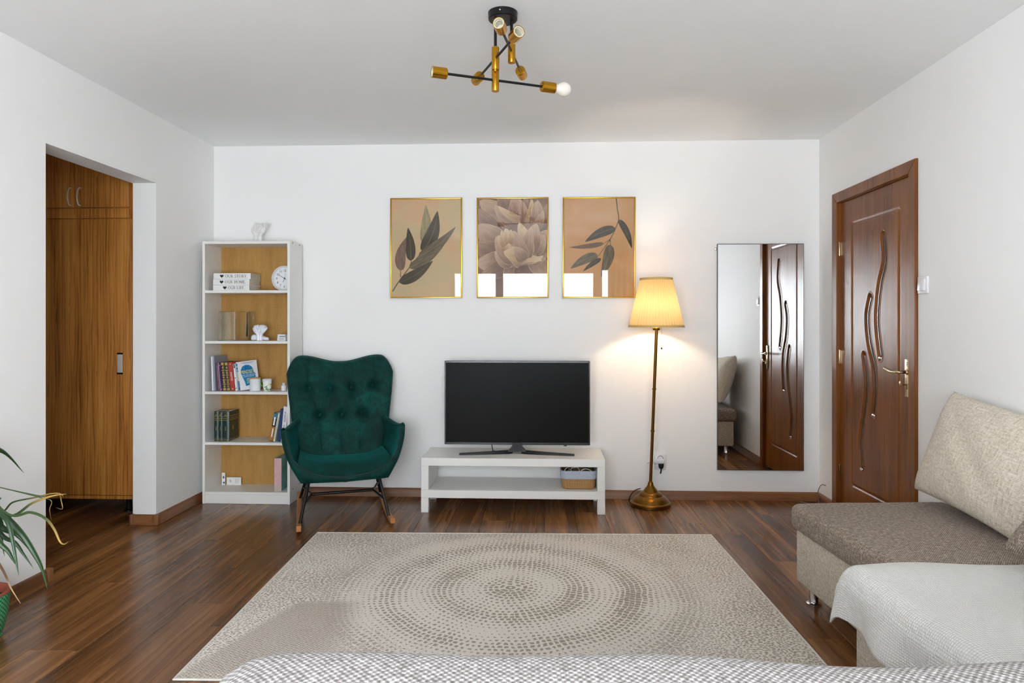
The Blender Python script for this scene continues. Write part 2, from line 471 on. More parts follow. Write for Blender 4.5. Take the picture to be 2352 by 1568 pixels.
def leaf_h(y, z):
    d = 0.0
    # moulded rectangle
    ax = min(abs(y-3.704), abs(y-4.249)); inz = .225 <= z <= 1.861; iny = 3.704 <= y <= 4.249
    m = 9.
    if inz: m = min(m, ax)
    if iny: m = min(m, abs(z-.225), abs(z-1.861))
    if m < .014: d += .0055*(math.cos(m/.014*PI)+1)/2
    if m < .05 and iny and inz and m > .014: d += 0.
    best = 9.
    for wv in waves:
        if wv[-1].y-.05 < z < wv[0].y+.05:
            for p in wv:
                q = (p.x-y)**2 + (p.y-z)**2
                if q < best: best = q
    if best < .0025:
        s = math.sqrt(best)
        d += .012*(1-smooth01(WW*.72, WW, s)) - .0015*math.exp(-((s-WW*1.06)/.004)**2)
    return d
NY, NZ = 230, 500
mb = MB()
mb.grid(lambda u, v: (.012+leaf_h(lerp(LY0, LY1, u), lerp(LZ0, LZ1, v)), lerp(LY0, LY1, u), lerp(LZ0, LZ1, v)), NY, NZ)
mb.add([(.012,LY0,LZ0),(.012,LY1,LZ0),(.012,LY1,LZ1),(.012,LY0,LZ1),(.05,LY0,LZ0),(.05,LY1,LZ0),(.05,LY1,LZ1),(.05,LY0,LZ1)],
       [(4,5,6,7),(0,1,5,4),(1,2,6,5),(2,3,7,6),(3,0,4,7)])
leaf = mb.build('door_leaf', M_DOOR, door, sharp=60, fix=False)
leaf.data.flip_normals()
M_WAVE = wood('wave_wood', (40, 20, 8), (66, 36, 14), (92, 54, 24), 'Z', .35, .18, False, .3, .08, 1.2)
for wv in waves:
    path = [(.0215, p.x, p.y) for p in wv]
    mb = MB(); n = len(path); prof = [(-1, .010), (-.8, .0035), (-.45, -.0005), (0, -.002), (.45, -.0005), (.8, .0035), (1, .010)]
    vs = []; fs = []
    for i, p in enumerate(path):
        a = Vector(path[max(i-1, 0)]); b = Vector(path[min(i+1, n-1)]); tg = (b-a).normalized(); nr = Vector((0, tg.z, -tg.y))
        for s, h in prof:
            vs.append(Vector((.0185+h*.9, p[1], p[2])) + nr*s*WW*.78)
    k = len(prof)
    for i in range(n-1):
        for j in range(k-1): fs.append((i*k+j, i*k+j+1, (i+1)*k+j+1, (i+1)*k+j))
    mb.add(vs, fs); inl = mb.build('wave_inlay', M_WAVE, leaf, sharp=180)
    e = path[-1]
    MB().rbox(.008, .02, e[1]-.018, e[1]+.018, e[2]-.022, e[2]-.006, .004, 2).build('end_cap', M_CHROME, leaf, label='small bright chrome tip')
# handle set
hp = MB().rbox(.002, .012, 3.592, 3.632, .845, 1.048, .004, 3).build('handle_plate', M_NICKEL, leaf)
mb = MB()
for z in (1.012, 1.020, 1.028): mb.box(.0012, .0022, 3.600, 3.618, z-.0015, z+.0015)
mb.build('plate_groove', M_INK, leaf)
MB().tube(spline([(.004,3.606,.978),(-.03,3.606,.978),(-.045,3.615,.978),(-.048,3.66,.976),(-.046,3.70,.981),(-.046,3.745,.990)], 6), [.009]*6+[.0085]*25, 12, flat=.9).build('handle', M_NICKEL, leaf)
MB().lathe([(.0,0),(.014,0),(.015,.006),(.012,.010),(0,.010)], 20, m=Matrix.Translation((.003,3.606,.978)) @ Matrix.Rotation(R(-90), 4, 'Y')).build('handle_collar', M_NICKEL, leaf)
MB().tube([(.004,3.610,.912),(-.022,3.610,.912)], .0045, 10).ball((-.03,3.612,.918), (.004,.011,.014), 14).box(-.006,.003,3.606,3.614,.886,.912).build('key', M_NICKEL, leaf)
for z in (1.72, 1.02, .275):
    MB().lathe([(.0,-.045),(.005,-.045),(.0058,-.04),(.0058,.04),(.005,.045),(0,.045)], 12, m=Matrix.Translation((.004, 4.409, z))).box(-.002, .012, 4.404, 4.412, z-.042, z+.042).build('hinge', M_NICKEL, door)

# light switch beside the door
sw = thing('light_switch', 'square white light switch on the wall beside the brown door', 'light switch', (XR, 3.443, 1.431))
MB().rbox(-.012, .0, -.042, .042, -.044, .044, .004, 2).build('cover_frame', M_WHITEP, sw)
MB().rbox(-.02, -.008, -.0285, .0285, -.030, .030, .003, 2, m=Matrix.Rotation(R(4), 4, 'Y')).build('rocker', M_WHITEP, sw)
MB().box(-.0215, -.019, -.005, -.001, -.022, -.018).build('indicator', M_INK, sw)

# double wall socket near the lamp, with two plugs
so = thing('wall_socket', 'white wall socket low on the back wall beside the floor lamp', 'socket', (.837, YB, .262))
MB().rbox(-.041, .041, -.012, 0, -.055, .055, .005, 2).build('socket_plate', M_WHITEP, so)
MB().lathe([(.0,.0),(.021,0),(.021,.003),(.019,.0035),(.018,.0005),(0,.0005)], 28, m=Matrix.Translation((0,-.011,.024)) @ Matrix.Rotation(R(90), 4, 'X')).build('socket_ring', M_INK, so)
ch = thing('charger_plug', 'white slab charger plugged into the top of the wall socket', 'charger', (.825, YB-.0175, .262))
MB().rbox(-.038, .036, -.026, .0, -.006, .026, .006, 3).build('charger_body', M_WHITEP, ch)
MB().tube(spline([(-.036,-.012,.005),(-.06,-.01,.004),(-.075,-.006,-.004),(-.085,0.004,-.012)], 6), .0022, 8).build('lead', M_WHITEP, ch)
pl = thing('power_plug', 'black power plug hanging from the lower half of the wall socket', 'plug', (.838, YB-.0175, .262))
MB().lathe([(0,0),(.010,0),(.016,.006),(.0185,.018),(.0185,.032),(.017,.036),(0,.036)], 20, m=Matrix.Translation((0,-.012,-.042))).build('plug_body', M_BLACKP, pl)
MB().tube(spline([(0,-.012,-.040),(0,-.014,-.055),(-.004,-.016,-.068),(-.003,-.010,-.074)], 5), .005, 10).build('lead', M_BLACKP, pl)
# loose cable out of the wall corner
lc = MB().tube(spline([(XR-.003,4.60,.135),(XR-.03,4.60,.14),(XR-.045,4.61,.11),(XR-.05,4.62,.06),(XR-.045,4.615,.012),(XR-.10,4.62,.006),(XR-.16,4.64,.012)], 8), .0028, 8).build('loose_cable', plain('cable_grey', (120,112,104), .5))
tag(lc, 'thin grey cable poking out of the wall in the right corner', 'cable')

# ------------------------------------------------------------------ wardrobe in the hall
M_SILVER = plain('silver_satin', (224, 222, 216), .4, .35)
wd = thing('wardrobe', 'tall brown oak wardrobe seen through the open doorway', 'wardrobe', (-2.657, 4.205, 0))
MB().rbox(-.99, 0, .018, .49, .092, 2.50, .003, 1).build('carcass', M_WARD, wd)
MB().rbox(-.99, -.002, 0, .02, .118, 1.915, .003, 2).build('wardrobe_door', M_WARD, wd)
wdoor = wd.children[-1]
MB().rbox(-.99, -.002, -.002, .02, .092, .114, .002, 1).build('bottom_board', M_WARD, wd)
MB().rbox(-.99, -.022, 0, .02, 1.922, 1.985, .003, 2).build('rail', M_WARD, wd)
for i, (a, b) in enumerate(((-.99, -.386), (-.384, -.022))):
    d = MB().rbox(a, b, 0, .02, 1.992, 2.497, .003, 2).build('upper_door', M_WARD, wd)
    hx = -.416 if i == 0 else -.352
    MB().tube(spline([(hx+.006,.0,2.005),(hx+.002,-.016,2.010),(hx,-.026,2.06),(hx+.003,-.016,2.112),(hx+.008,0,2.118)], 8), .0045, 10).build('handle', M_SILVER, d)
hd = MB().rbox(-.098, -.064, -.004, .004, .915, 1.035, .002, 2).build('handle_plate', M_SILVER, wdoor)
for z_ in (.905, 1.034): MB().box(-.0995, -.0625, -.005, .0, z_, z_+.011).build('handle_end', M_BLACKP, wdoor)
for x in (-.06, -.92):
    for y in (.06, .42):
        MB().lathe([(.0,0),(.028,0),(.028,.008),(.016,.018),(.016,.075),(.022,.085),(.022,.094),(0,.094)], 18, m=Matrix.Translation((x,y,0))).build('leg', M_BLACKP, wd)
# ------------------------------------------------------------------ rug
def rug_material():
    t = NT('rug_weave'); v = t.coord()
    sp = t.n('ShaderNodeSeparateXYZ'); t.l(v, sp.inputs[0]); x, y = sp.outputs[0], sp.outputs[1]
    wob = t.math('MULTIPLY', t.math('SUBTRACT', t.noise(v, 5, 3, .5), .5), .05)
    r = t.math('ADD', t.math('SQRT', t.math('ADD', t.math('MULTIPLY', x, x), t.math('MULTIPLY', y, y))), wob)
    th = t.math('ARCTAN2', y, x)
    row = t.math('MULTIPLY', r, 38.)
    # dashes: bricks of a polar grid, each ring with a whole number of them
    rowi = t.math('FLOOR', row); fr = t.math('FRACT', row)
    cnt = t.math('FLOOR', t.math('MULTIPLY', rowi, 6.8))
    jit = t.noise(v, 26, 2, .6)
    u = t.math('ADD', t.math('MULTIPLY', t.math('DIVIDE', th, 2*PI), cnt), t.math('ADD', t.math('MULTIPLY', rowi, .37), t.math('MULTIPLY', jit, .9)))
    du = t.math('ABSOLUTE', t.math('SUBTRACT', t.math('FRACT', u), .5)); dv = t.math('ABSOLUTE', t.math('SUBTRACT', fr, .5))
    d1 = t.math('ADD', t.math('MAXIMUM', du, t.math('MULTIPLY', dv, .95)), t.math('MULTIPLY', t.math('SUBTRACT', t.noise(v, 70, 2, .6), .5), .45))
    far = t.n('ShaderNodeMapRange', interpolation_type='SMOOTHSTEP'); t.l(r, far.inputs[0])
    far.inputs[1].default_value = .50; far.inputs[2].default_value = 1.0
    ring = t.math('MULTIPLY', t.math('SINE', t.math('MULTIPLY', r, 25.)), .09)
    lo = t.noise(v, 2.6, 3, .6)
    th1 = t.math('ADD', t.math('ADD', ring, .24), t.math('MULTIPLY', t.math('SUBTRACT', lo, .5), .5))
    in1 = t.math('LESS_THAN', d1, th1)
    in1b = in1
    nx = t.noise(v, 9, 2, .5, out='Color')
    vm = t.n('ShaderNodeVectorMath', operation='MULTIPLY_ADD'); t.l(nx, vm.inputs[0]); vm.inputs[1].default_value = (.05, .05, 0); t.l(v, vm.inputs[2])
    d2 = t.voro(t.map(vm.outputs[0], (72, 112, 1)), 1.0, 'F1', .9, dim='2D')
    in2 = t.math('LESS_THAN', d2, t.math('ADD', t.math('MULTIPLY', lo, .42), .13))
    inn = t.math('MAXIMUM', in1, t.math('MULTIPLY', in1b, .0))
    m = t.math('ADD', t.math('MULTIPLY', inn, t.math('SUBTRACT', 1., far.outputs[0])), t.math('MULTIPLY', in2, far.outputs[0]))
    # in between both kinds show
    m = t.math('ADD', m, t.math('MULTIPLY', t.math('MULTIPLY', in1b, far.outputs[0]), t.math('SUBTRACT', 1., far.outputs[0])), clamp=True)
    fine = t.noise(t.map(v, (260, 420, 1)), 1., 2, .6)
    base = t.ramp(fine, [(.3, (214, 206, 196)), (.7, (236, 229, 220))])
    dash = t.ramp(fine, [(.3, (140, 130, 118)), (.7, (172, 161, 148))])
    col = t.mix(t.math('MULTIPLY', m, .92), base, dash)
    # ghost image of woven cloth, painted into the rug near the left front corner
    def half(a, b, c, w):
        q = t.math('ADD', t.math('ADD', t.math('MULTIPLY', x, a), t.math('MULTIPLY', y, b)), c)
        k = t.n('ShaderNodeMapRange', interpolation_type='SMOOTHSTEP'); t.l(q, k.inputs[0]); k.inputs[1].default_value = 0; k.inputs[2].default_value = w
        return k.outputs[0]
    pm = t.math('MULTIPLY', t.math('MULTIPLY', half(.94, -.34, .84, .05), half(-.99, -.1, -.62, .16)), half(.05, -1., -.10, .05))
    wx = t.math('SINE', t.math('MULTIPLY', t.math('ADD', x, t.math('MULTIPLY', y, .35)), 330.)); wy = t.math('SINE', t.math('MULTIPLY', t.math('SUBTRACT', y, t.math('MULTIPLY', x, .35)), 330.))
    wp = t.ramp(t.math('ADD', t.math('MULTIPLY', t.math('MULTIPLY', wx, wy), .4), .5), [(.15, (150, 140, 128)), (.85, (206, 196, 184))])
    col = t.mix(t.math('MULTIPLY', pm, .75), col, wp)
    t.base(col, .95, 0, .1)
    hb = t.math('SUBTRACT', t.math('MULTIPLY', t.math('SINE', t.math('MULTIPLY', t.math('ADD', x, y), 520.)), .5), m)
    t.bump(hb, .35, .0015)
    return t.m
rug = thing('area_rug', 'large pale beige rug with rings of grey dashes in front of the TV stand', 'rug', (-.142, 3.083, 0), R(1.5))
mb = MB()
def rug_top(u, v):
    x = lerp(-1.15, 1.15, u); y = lerp(-.8, .8, v)
    z = .0085 + .0012*math.sin(x*7+1)*math.sin(y*9)
    e = min(x+1.15, 1.15-x, y+.8, .8-y); z -= .004*max(0, 1-e/.012)
    return (x, y, z)
mb.grid(rug_top, 92, 64); mb.box(-1.15, 1.15, -.8, .8, 0.0005, .0045)
mb.build('rug_pile', rug_material(), rug)
mb = MB()
for a, b, c, d in ((-1.156,1.156,-.808,-.799),(-1.156,1.156,.799,.808),(-1.157,-1.149,-.808,.808),(1.149,1.157,-.808,.808)): mb.rbox(a, b, c, d, .0004, .0075, .002, 1)
mb.build('rug_binding', plain('rug_edge', (212, 208, 200), .9), rug)

# ------------------------------------------------------------------ TV stand
ts = thing('tv_stand', 'low white TV stand with an open lower shelf', 'tv stand', (-.186, 4.31, 0))
w = .599; D = .372
MB().rbox(-w, w, 0, D, .306, .357, .002, 1).build('top_board', M_WHITE, ts)
MB().rbox(-w, w, 0, D, .096, .148, .002, 1).build('shelf_board', M_WHITE, ts)
for a, b in ((-w, -w+.05), (w-.05, w)):
    MB().rbox(a, b, 0, D, .1485, .3055, .002, 1).build('side_panel', M_WHITE, ts)
    for y in (0, D-.05): MB().rbox(a, b, y, y+.05, 0, .0955, .002, 1).build('leg', M_WHITE, ts)

# TV
tv = thing('television', 'large black flat screen television on the white stand', 'television', (-.163, 4.475, .357))
w = .491
M_BEZEL = plain('tv_bezel', (62, 62, 64), .25, .6)
MB().rbox(-w, w, .004, .03, .060, .626, .004, 2).rbox(-.36, .36, .028, .06, .09, .46, .02, 2).build('tv_body', M_BLACKP, tv)
mb = MB()
mb.rbox(-w, -w+.010, -.003, .01, .060, .626, .002, 1).rbox(w-.010, w, -.003, .01, .060, .626, .002, 1)
mb.rbox(-w+.009, w-.009, -.003, .01, .612, .626, .002, 1).rbox(-w+.009, w-.009, -.003, .01, .060, .077, .002, 1)
bz = mb.build('bezel', M_BEZEL, tv)
moved_t = moved(text_mb('SAMSUNG', .0095, .0002, 'CENTER'), Matrix.Translation((0, -.0034, .0655)) @ STAND)
moved_t.build('maker_mark', M_CHROME, bz)
t = NT('tv_screen'); t.base(lin((22, 22, 22)), .32, 0, .06)
MB().box(-w+.009, w-.009, -.0005, .004, .076, .613).build('screen', t.m, tv)
MB().box(.315, .335, .0, .012, .054, .061).build('sensor', M_BLACKP, tv)
M_DARKM = plain('tv_stand_metal', (52, 52, 54), .25, .9)
mb = MB().prism([(-.028,.075),(.028,.075),(.032,.05),(.06,.022),(.075,.014),(-.075,.014),(-.06,.022),(-.032,.05)], -.012, .025)
mb.build('stand_neck', M_DARKM, tv)
for s in (-1, 1):
    pts = [(s*.03, .02, .012), (s*.06, .0, .018), (s*.16, -.02, .013), (s*.30, -.045, .009), (s*.383, -.056, .006)]
    mb = MB(); vs = []; fs = []
    for x, y, z in pts:
        q = .017 if abs(x) < .2 else .013
        vs += [(x, y-q, .0005), (x, y+q, .0005), (x, y+q*.7, z+.006), (x, y-q*.7, z+.006)]
    n = len(pts)
    for i in range(n-1):
        for k in range(4): fs.append((i*4+k, i*4+(k+1) % 4, (i+1)*4+(k+1) % 4, (i+1)*4+k))
    fs += [(0, 1, 2, 3), tuple((n-1)*4+k for k in (3, 2, 1, 0))]
    mb.add(vs, fs).build('stand_foot', M_BLACKP, tv)
MB().tube(spline([(-.174,.02,.07),(-.17,.03,.04),(-.165,.04,.006),(-.16,.08,.0045)], 6), .003, 8).build('tv_lead', M_BLACKP, tv)

# basket with cables on the shelf of the stand
bk = thing('storage_basket', 'bamboo storage basket with pale blue cloth liner in the TV stand', 'basket', (.246, 4.462, .1485))
def rrect(wx, wy, r, n=6):
    out = []
    for cx, cy, a0 in ((wx-r, wy-r, 0), (-wx+r, wy-r, 90), (-wx+r, -wy+r, 180), (wx-r, -wy+r, 270)):
        for k in range(n+1):
            a = R(a0+90*k/n); out.append((cx+r*math.cos(a), cy+r*math.sin(a)))
    return out
def shell(rings, n=6, closebottom=True):
    mb = MB(); vs = []; fs = []; m = 4*(n+1)
    for wx, wy, r, z in rings: vs += [(x, y, z) for x, y in rrect(wx, wy, r, n)]
    for i in range(len(rings)-1):
        for k in range(m): fs.append((i*m+k, i*m+(k+1) % m, (i+1)*m+(k+1) % m, (i+1)*m+k))
    if closebottom: fs.append(tuple(range(m-1, -1, -1)))
    return mb.add(vs, fs)
t = NT('bamboo'); g = t.n('ShaderNodeNewGeometry'); v = t.coord()
f = t.math('ADD', t.math('MULTIPLY', g.outputs['Random Per Island'], .7), t.math('MULTIPLY', t.noise(t.map(v, (150, 150, 6)), 1, 3, .6), .4))
t.base(t.ramp(f, [(.2, (134, 92, 48)), (.55, (166, 122, 70)), (.95, (190, 148, 96))]), .45); M_BAMBOO = t.m
shell([(.100,.085,.03,0),(.108,.093,.032,.06),(.111,.096,.034,.112),(.107,.092,.03,.112),(.103,.088,.03,.01)]).build('basket_wall', plain('basket_inner', (120, 84, 46), .6), bk)
# bamboo slats around the outside
per = rrect(.1085, .0935, .034, 8)
def perim(sv):
    L = [0]
    for i in range(len(per)): L.append(L[-1] + (Vector(per[(i+1) % len(per)])-Vector(per[i])).length)
    sv = (sv % 1)*L[-1]
    for i in range(len(per)):
        if sv <= L[i+1]:
            q = (sv-L[i])/(L[i+1]-L[i]); a = Vector(per[i]); b = Vector(per[(i+1) % len(per)])
            tg = (b-a).normalized(); return a.lerp(b, q), Vector((tg.y, -tg.x))
NS = 44
for k in range(NS):
    vs = []
    for z, sc_ in ((.004, .955), (.078, 1.015)):
        for e in (.04, .96):
            p, nn = perim((k+e)/NS)
            for o in (.0, .0035): q = p*sc_ + nn*o; vs.append((q.x, q.y, z))
    MB().add(vs, [(0,1,3,2),(4,6,7,5),(1,5,7,3),(0,2,6,4),(0,4,5,1),(2,3,7,6)]).build('slat', M_BAMBOO, bk, smooth=False)
t = NT('liner_cloth'); n_ = t.noise(t.coord(), 160, 3, .7); t.base(t.ramp(n_, [(.3, (158, 166, 182)), (.7, (186, 194, 208))]), .9); t.bump(n_, .4, .001)
shell([(.1135,.0985,.036,.066),(.1165,.1015,.036,.070),(.118,.103,.037,.116),(.1155,.1005,.036,.121),(.110,.095,.034,.117),(.106,.091,.033,.04)], closebottom=False).build('cloth_liner', t.m, bk)
cables = [('white', [(-.08,-.05,.05),(-.09,-.045,.11),(-.07,-.03,.128),(-.06,.02,.12),(-.05,.05,.06)]),
          ('white', [(-.03,-.06,.07),(-.05,-.055,.12),(-.03,-.04,.13),(.0,-.03,.125),(.02,.0,.07)]),
          ('white', [(.0,-.07,.09),(.02,-.068,.118),(.05,-.066,.129),(.085,-.066,.112),(.09,-.06,.08)]),
          ('black', [(-.09,.02,.06),(-.06,.03,.12),(.0,.04,.13),(.06,.03,.12),(.09,.0,.06)]),
          ('black', [(-.08,-.02,.07),(-.03,.0,.12),(.04,-.02,.13),(.085,-.03,.10),(.09,-.03,.05)])]
where = ['curled against the left of the basket', 'looped in the middle of the basket', 'arched over the right of the basket rim', 'coiled at the back of the basket', 'coiled low across the basket middle']
for (c, p), wh in zip(cables, where):
    o = MB().tube(spline(p, 8), .0026 if c == 'white' else .004, 8).build(c+'_cable', M_WHITEP if c == 'white' else M_BLACKP)
    o.location = bk.location
    tag(o, '%s cable %s in the TV stand' % (c, wh), 'cable', 'cables in the basket')

# ------------------------------------------------------------------ floor lamp
M_BRASS = plain('aged_brass', (128, 90, 36), .3, 1., vary=.08)
fl = thing('floor_lamp', 'tall brass floor lamp with a glowing pleated cream shade', 'floor lamp', (.742, 4.545, 0))
prof = [(0,0),(.134,0),(.136,.006),(.136,.016),(.139,.020),(.139,.026),(.133,.031),(.126,.033),(.120,.042),(.105,.058),(.088,.068),(.080,.072),(.079,.078),(.070,.088),(.058,.094),(.050,.097),(.047,.103),(.036,.118),(.026,.130),(.021,.138),(.0195,.141),(.0195,.145),(.018,.152),(.015,.160),(.009,.167),(0,.167)]
MB().lathe(prof, 64).build('base', M_BRASS, fl)
MB().lathe([(.128,.0002),(.1345,.0002),(.1345,.008),(.128,.008)], 48).build('base_pad', M_BLACKP, fl)
top = Vector((.026, -.085, 1.20)); bot = Vector((0, 0, .16))
MB().tube([bot, bot.lerp(top, .5), top], .0105, 16).build('pole', M_BRASS, fl)
for k in (.337, .612):
    p = bot.lerp(top, k); d = (top-bot).normalized()
    MB().tube([p-d*.004, p-d*.0035, p+d*.0035, p+d*.004], [.011, .0138, .0138, .011], 18).build('ring', M_BRASS, fl)
sx, sy = .024, -.083
MB().lathe([(0,1.19),(.022,1.19),(.024,1.195),(.024,1.205),(.014,1.214),(.014,1.30),(.012,1.302),(0,1.302)], 20, m=Matrix.Translation((sx,sy,0))).build('bulb_holder', M_BRASS, fl)
# pleated shade
def shade_pt(u, v):
    a = 2*PI*u; r = lerp(.1785, .1045, v) + .0028*math.cos(a*54)
    return (sx+r*math.cos(a), sy+r*math.sin(a), lerp(1.216, 1.532, v))
t = NT('shade_cloth')
df = t.n('ShaderNodeBsdfDiffuse'); df.inputs[0].default_value = (*lin((214, 184, 130)), 1)
tl = t.n('ShaderNodeBsdfTranslucent'); tl.inputs[0].default_value = (*lin((206, 178, 132)), 1)
mx = t.n('ShaderNodeMixShader'); mx.inputs[0].default_value = .115
t.l(df.outputs[0], mx.inputs[1]); t.l(tl.outputs[0], mx.inputs[2]); t.l(mx.outputs[0], t.out.inputs[0]); t.t.nodes.remove(t.b)
sh = MB().grid(shade_pt, 540, 6).build('lamp_shade', t.m, fl, sharp=180)
M_TRIM = plain('shade_trim', (206, 172, 104), .8)
for r0, r1, z0, z1 in ((.1035,.1085,1.522,1.538),(.1795,.183,1.210,1.224)):
    MB().lathe([(r0,z0),(r1+.002*(z0<1.3),z0),(r1,z1),(r0,z1),(r0,z0)], 64, m=Matrix.Translation((sx,sy,0)), caps=False).build('shade_trim', M_TRIM, sh)
mb = MB()
for k in range(3):
    a = 2*PI*k/3; mb.tube([(sx+.014*math.cos(a), sy+.014*math.sin(a), 1.235), (sx+.177*math.cos(a), sy+.177*math.sin(a), 1.218)], .0018, 6)
mb.build('shade_spider', M_BRASS, sh)
t = NT('lamp_bulb_glow'); em = t.n('ShaderNodeEmission'); em.inputs[0].default_value = (1.0, .84, .62, 1); em.inputs[1].default_value = 205.0
t.l(em.outputs[0], t.out.inputs[0]); t.t.nodes.remove(t.b)
MB().lathe([(0,1.300),(.012,1.300),(.013,1.312),(.020,1.328),(.0225,1.343),(.020,1.357),(.011,1.366),(0,1.369)], 20, m=Matrix.Translation((sx,sy,0))).build('light_bulb', t.m, fl)
mb = MB()
mb.tube([(sx+.032,sy-.02,1.215),(sx+.032,sy-.02,1.075)], .0009, 6)
pc = mb.build('pull_chain', M_NICKEL, fl)
MB().ball((sx+.032, sy-.02, 1.070), .006, 14).build('chain_ball', M_BLACK, pc)
MB().tube(spline([(-.06,.06,.10),(-.10,.085,.075),(-.13,.10,.02),(-.11,.11,.006),(.02,.115,.006)], 6), .003, 8).build('lamp_lead', M_BLACKP, fl)

# ------------------------------------------------------------------ wall mirror
mr = thing('wall_mirror', 'tall narrow frameless mirror on the back wall reflecting the door', 'mirror', (1.5255, YB, .212), R(.25))
MB().box(-.294, .294, -.018, -.004, .003, 1.575).build('mirror_back', plain('mirror_backing', (70, 66, 62), .6), mr)
t = NT('mirror_silver'); t.base((.80, .80, .80), .012, 1.)
MB().box(-.2935, .2935, -.0215, -.018, .004, 1.574).build('mirror_glass', t.m, mr)
mb = MB()
mb.box(-.2965,-.2935,-.0225,-.003,0,1.578).box(.2935,.2965,-.0225,-.003,0,1.578).box(-.2965,.2965,-.0225,-.003,0,.004).box(-.2965,.2965,-.0225,-.003,1.574,1.578)
mb.build('mirror_edge', plain('mirror_edge', (92, 88, 84), .3, .8), mr)
MB().lathe([(0,0),(.009,0),(.011,.006),(.008,.014),(0,.016)], 14, m=Matrix.Translation((-.303,-.0,1.545)) @ Matrix.Rotation(R(90), 4, 'X')).build('mirror_clip', M_CHROME, mr)
# ------------------------------------------------------------------ bookcase
BX0, BX1, BY0, BY1 = -2.322, -1.712, 4.456, 4.694
bc = thing('bookcase', 'tall narrow white bookcase with a brown back panel in the corner', 'bookcase', (BX0, BY0, 0))
bw = BX1-BX0; bd = BY1-BY0; P = .018
MB().rbox(0, P, 0, bd, 0, 1.80, .0012, 1).build('side_panel', M_WHITE, bc)
sp2 = MB().rbox(bw-P, bw, 0, bd, 0, 1.80, .0012, 1).build('side_panel', M_WHITE, bc)
for y, z in ((.05, 1.79), (.18, 1.79), (.055, .095), (.17, .105)):
    MB().lathe([(0,0),(.0045,0),(.0045,.0012),(0,.0012)], 10, m=Matrix.Translation((bw,y,z)) @ Matrix.Rotation(R(90), 4, 'Y')).build('screw', M_INK, sp2)
MB().rbox(P, bw-P, .001, bd-.004, 1.78, 1.799, .001, 1).build('top_board', M_WHITE, bc)
SH = [1.462, 1.115, .768, .421, .082]
for z in SH: MB().rbox(P, bw-P, .002, bd-.006, z-.018, z, .001, 1).build('shelf', M_WHITE, bc)
MB().rbox(P, bw-P, .004, .018, 0.001, .0635, .001, 1).build('plinth', M_WHITE, bc)
t = NT('fibreboard'); v = t.coord(); n_ = t.noise(v, 120, 5, .75); n2 = t.noise(t.map(v, (20, 20, 3)), 1, 3, .6)
t.base(t.ramp(t.math('ADD', t.math('MULTIPLY', n_, .6), t.math('MULTIPLY', n2, .4)), [(.3, (150, 108, 50)), (.55, (184, 140, 74)), (.8, (204, 164, 98))]), .7)
t.bump(n_, .2, .0006); M_FIBRE = t.m
MB().box(P-.006, .455, bd-.0045, bd-.0015, .02, 1.795).build('back_panel', M_FIBRE, bc)
MB().box(.4552, bw-P+.006, bd-.0045, bd-.0015, .02, 1.795).build('back_panel', M_FIBRE, bc)

# ---- books
def colour(name, rgb, rough=.5): return plain('cover_'+name, rgb, rough, vary=.05)
def book(name, label, x, y, z, th, h, d, cover, lean=0., rotz=0., group=None, cat='book', deco=None, round_spine=False):
    """upright book: spine faces -y; x is the left bottom corner; lean < 0 tips the top to the left"""
    o = thing(name, label, cat, (x, y, z + max(0, th*math.sin(R(lean)))), 0, group)
    o.rotation_euler = (0, R(lean), R(rotz))
    c = MB()
    c.rbox(0, .0022, .0, d, 0, h, .0008, 1).rbox(th-.0022, th, .0, d, 0, h, .0008, 1)
    if round_spine:
        pts = [(th*k/8, -.006*math.sin(PI*k/8)) for k in range(9)]
        c.prism(pts + [(th, .0025), (0, .0025)], 0, h, axis='Z')
    else: c.rbox(.0005, th-.0005, -.0012, .0015, 0, h, .0006, 1)
    cv = c.build('cover', cover, o)
    MB().box(.0022, th-.0022, .002, d-.004, .0025, h-.003).build('pages', M_PAPER, o)
    if deco: deco(cv, th, h, d)
    return o
def bars(mat, rows, inset=.12, y=-.0019, bulge=0.):
    def f(cv, th, h, d):
        for z0, z1 in rows:
            MB().box(th*inset, th*(1-inset), y-bulge-.0004, y, h*z0, h*z1).build('spine_band', mat, cv)
    return f
M_FOIL = plain('gold_foil', (214, 184, 112), .3, .8)
z3 = SH[2]+.0008
GB = 'books leaning on the middle shelf'
# shelf 3
def deco_binder(cv, th, h, d):
    MB().box(th*.1, th*.45, -.0022, -.001, .004, h-.004).build('spine_strip', M_PAPER, cv)
book('document_folder', 'tall pale grey-blue folder at the left end of the middle shelf', -2.272, 4.492, z3, .024, .240, .19, colour('folder', (150,156,172), .35), -2., 0, GB, 'folder', deco_binder)
def dots(mat, zs, r=.0025):
    def f(cv, th, h, d):
        for zz in zs: MB().lathe([(0,0),(r,0),(r,.0006),(0,.0006)], 12, m=Matrix.Translation((th/2,-.0012,h*zz)) @ Matrix.Rotation(R(90), 4, 'X')).build('spine_mark', mat, cv)
    return f
book('thin_book', 'thin dark red book next to the pale folder', -2.2265, 4.495, z3, .009, .196, .13, colour('darkred', (120, 28, 52)), -5, 0, GB, deco=bars(colour('pinkish', (206,150,170)), [(.05,.3),(.35,.9)], .36))
book('thin_book', 'very thin lilac-grey book between the dark red and purple books', -2.2165, 4.495, z3, .0055, .195, .13, colour('lilac', (168,164,190)), -5, 0, GB)
book('thin_book', 'thin purple book beside the gilded black volumes', -2.2100, 4.495, z3, .013, .197, .13, colour('purple', (62, 28, 84)), -5, 0, GB, deco=dots(M_PAPER, [.06, .9]))
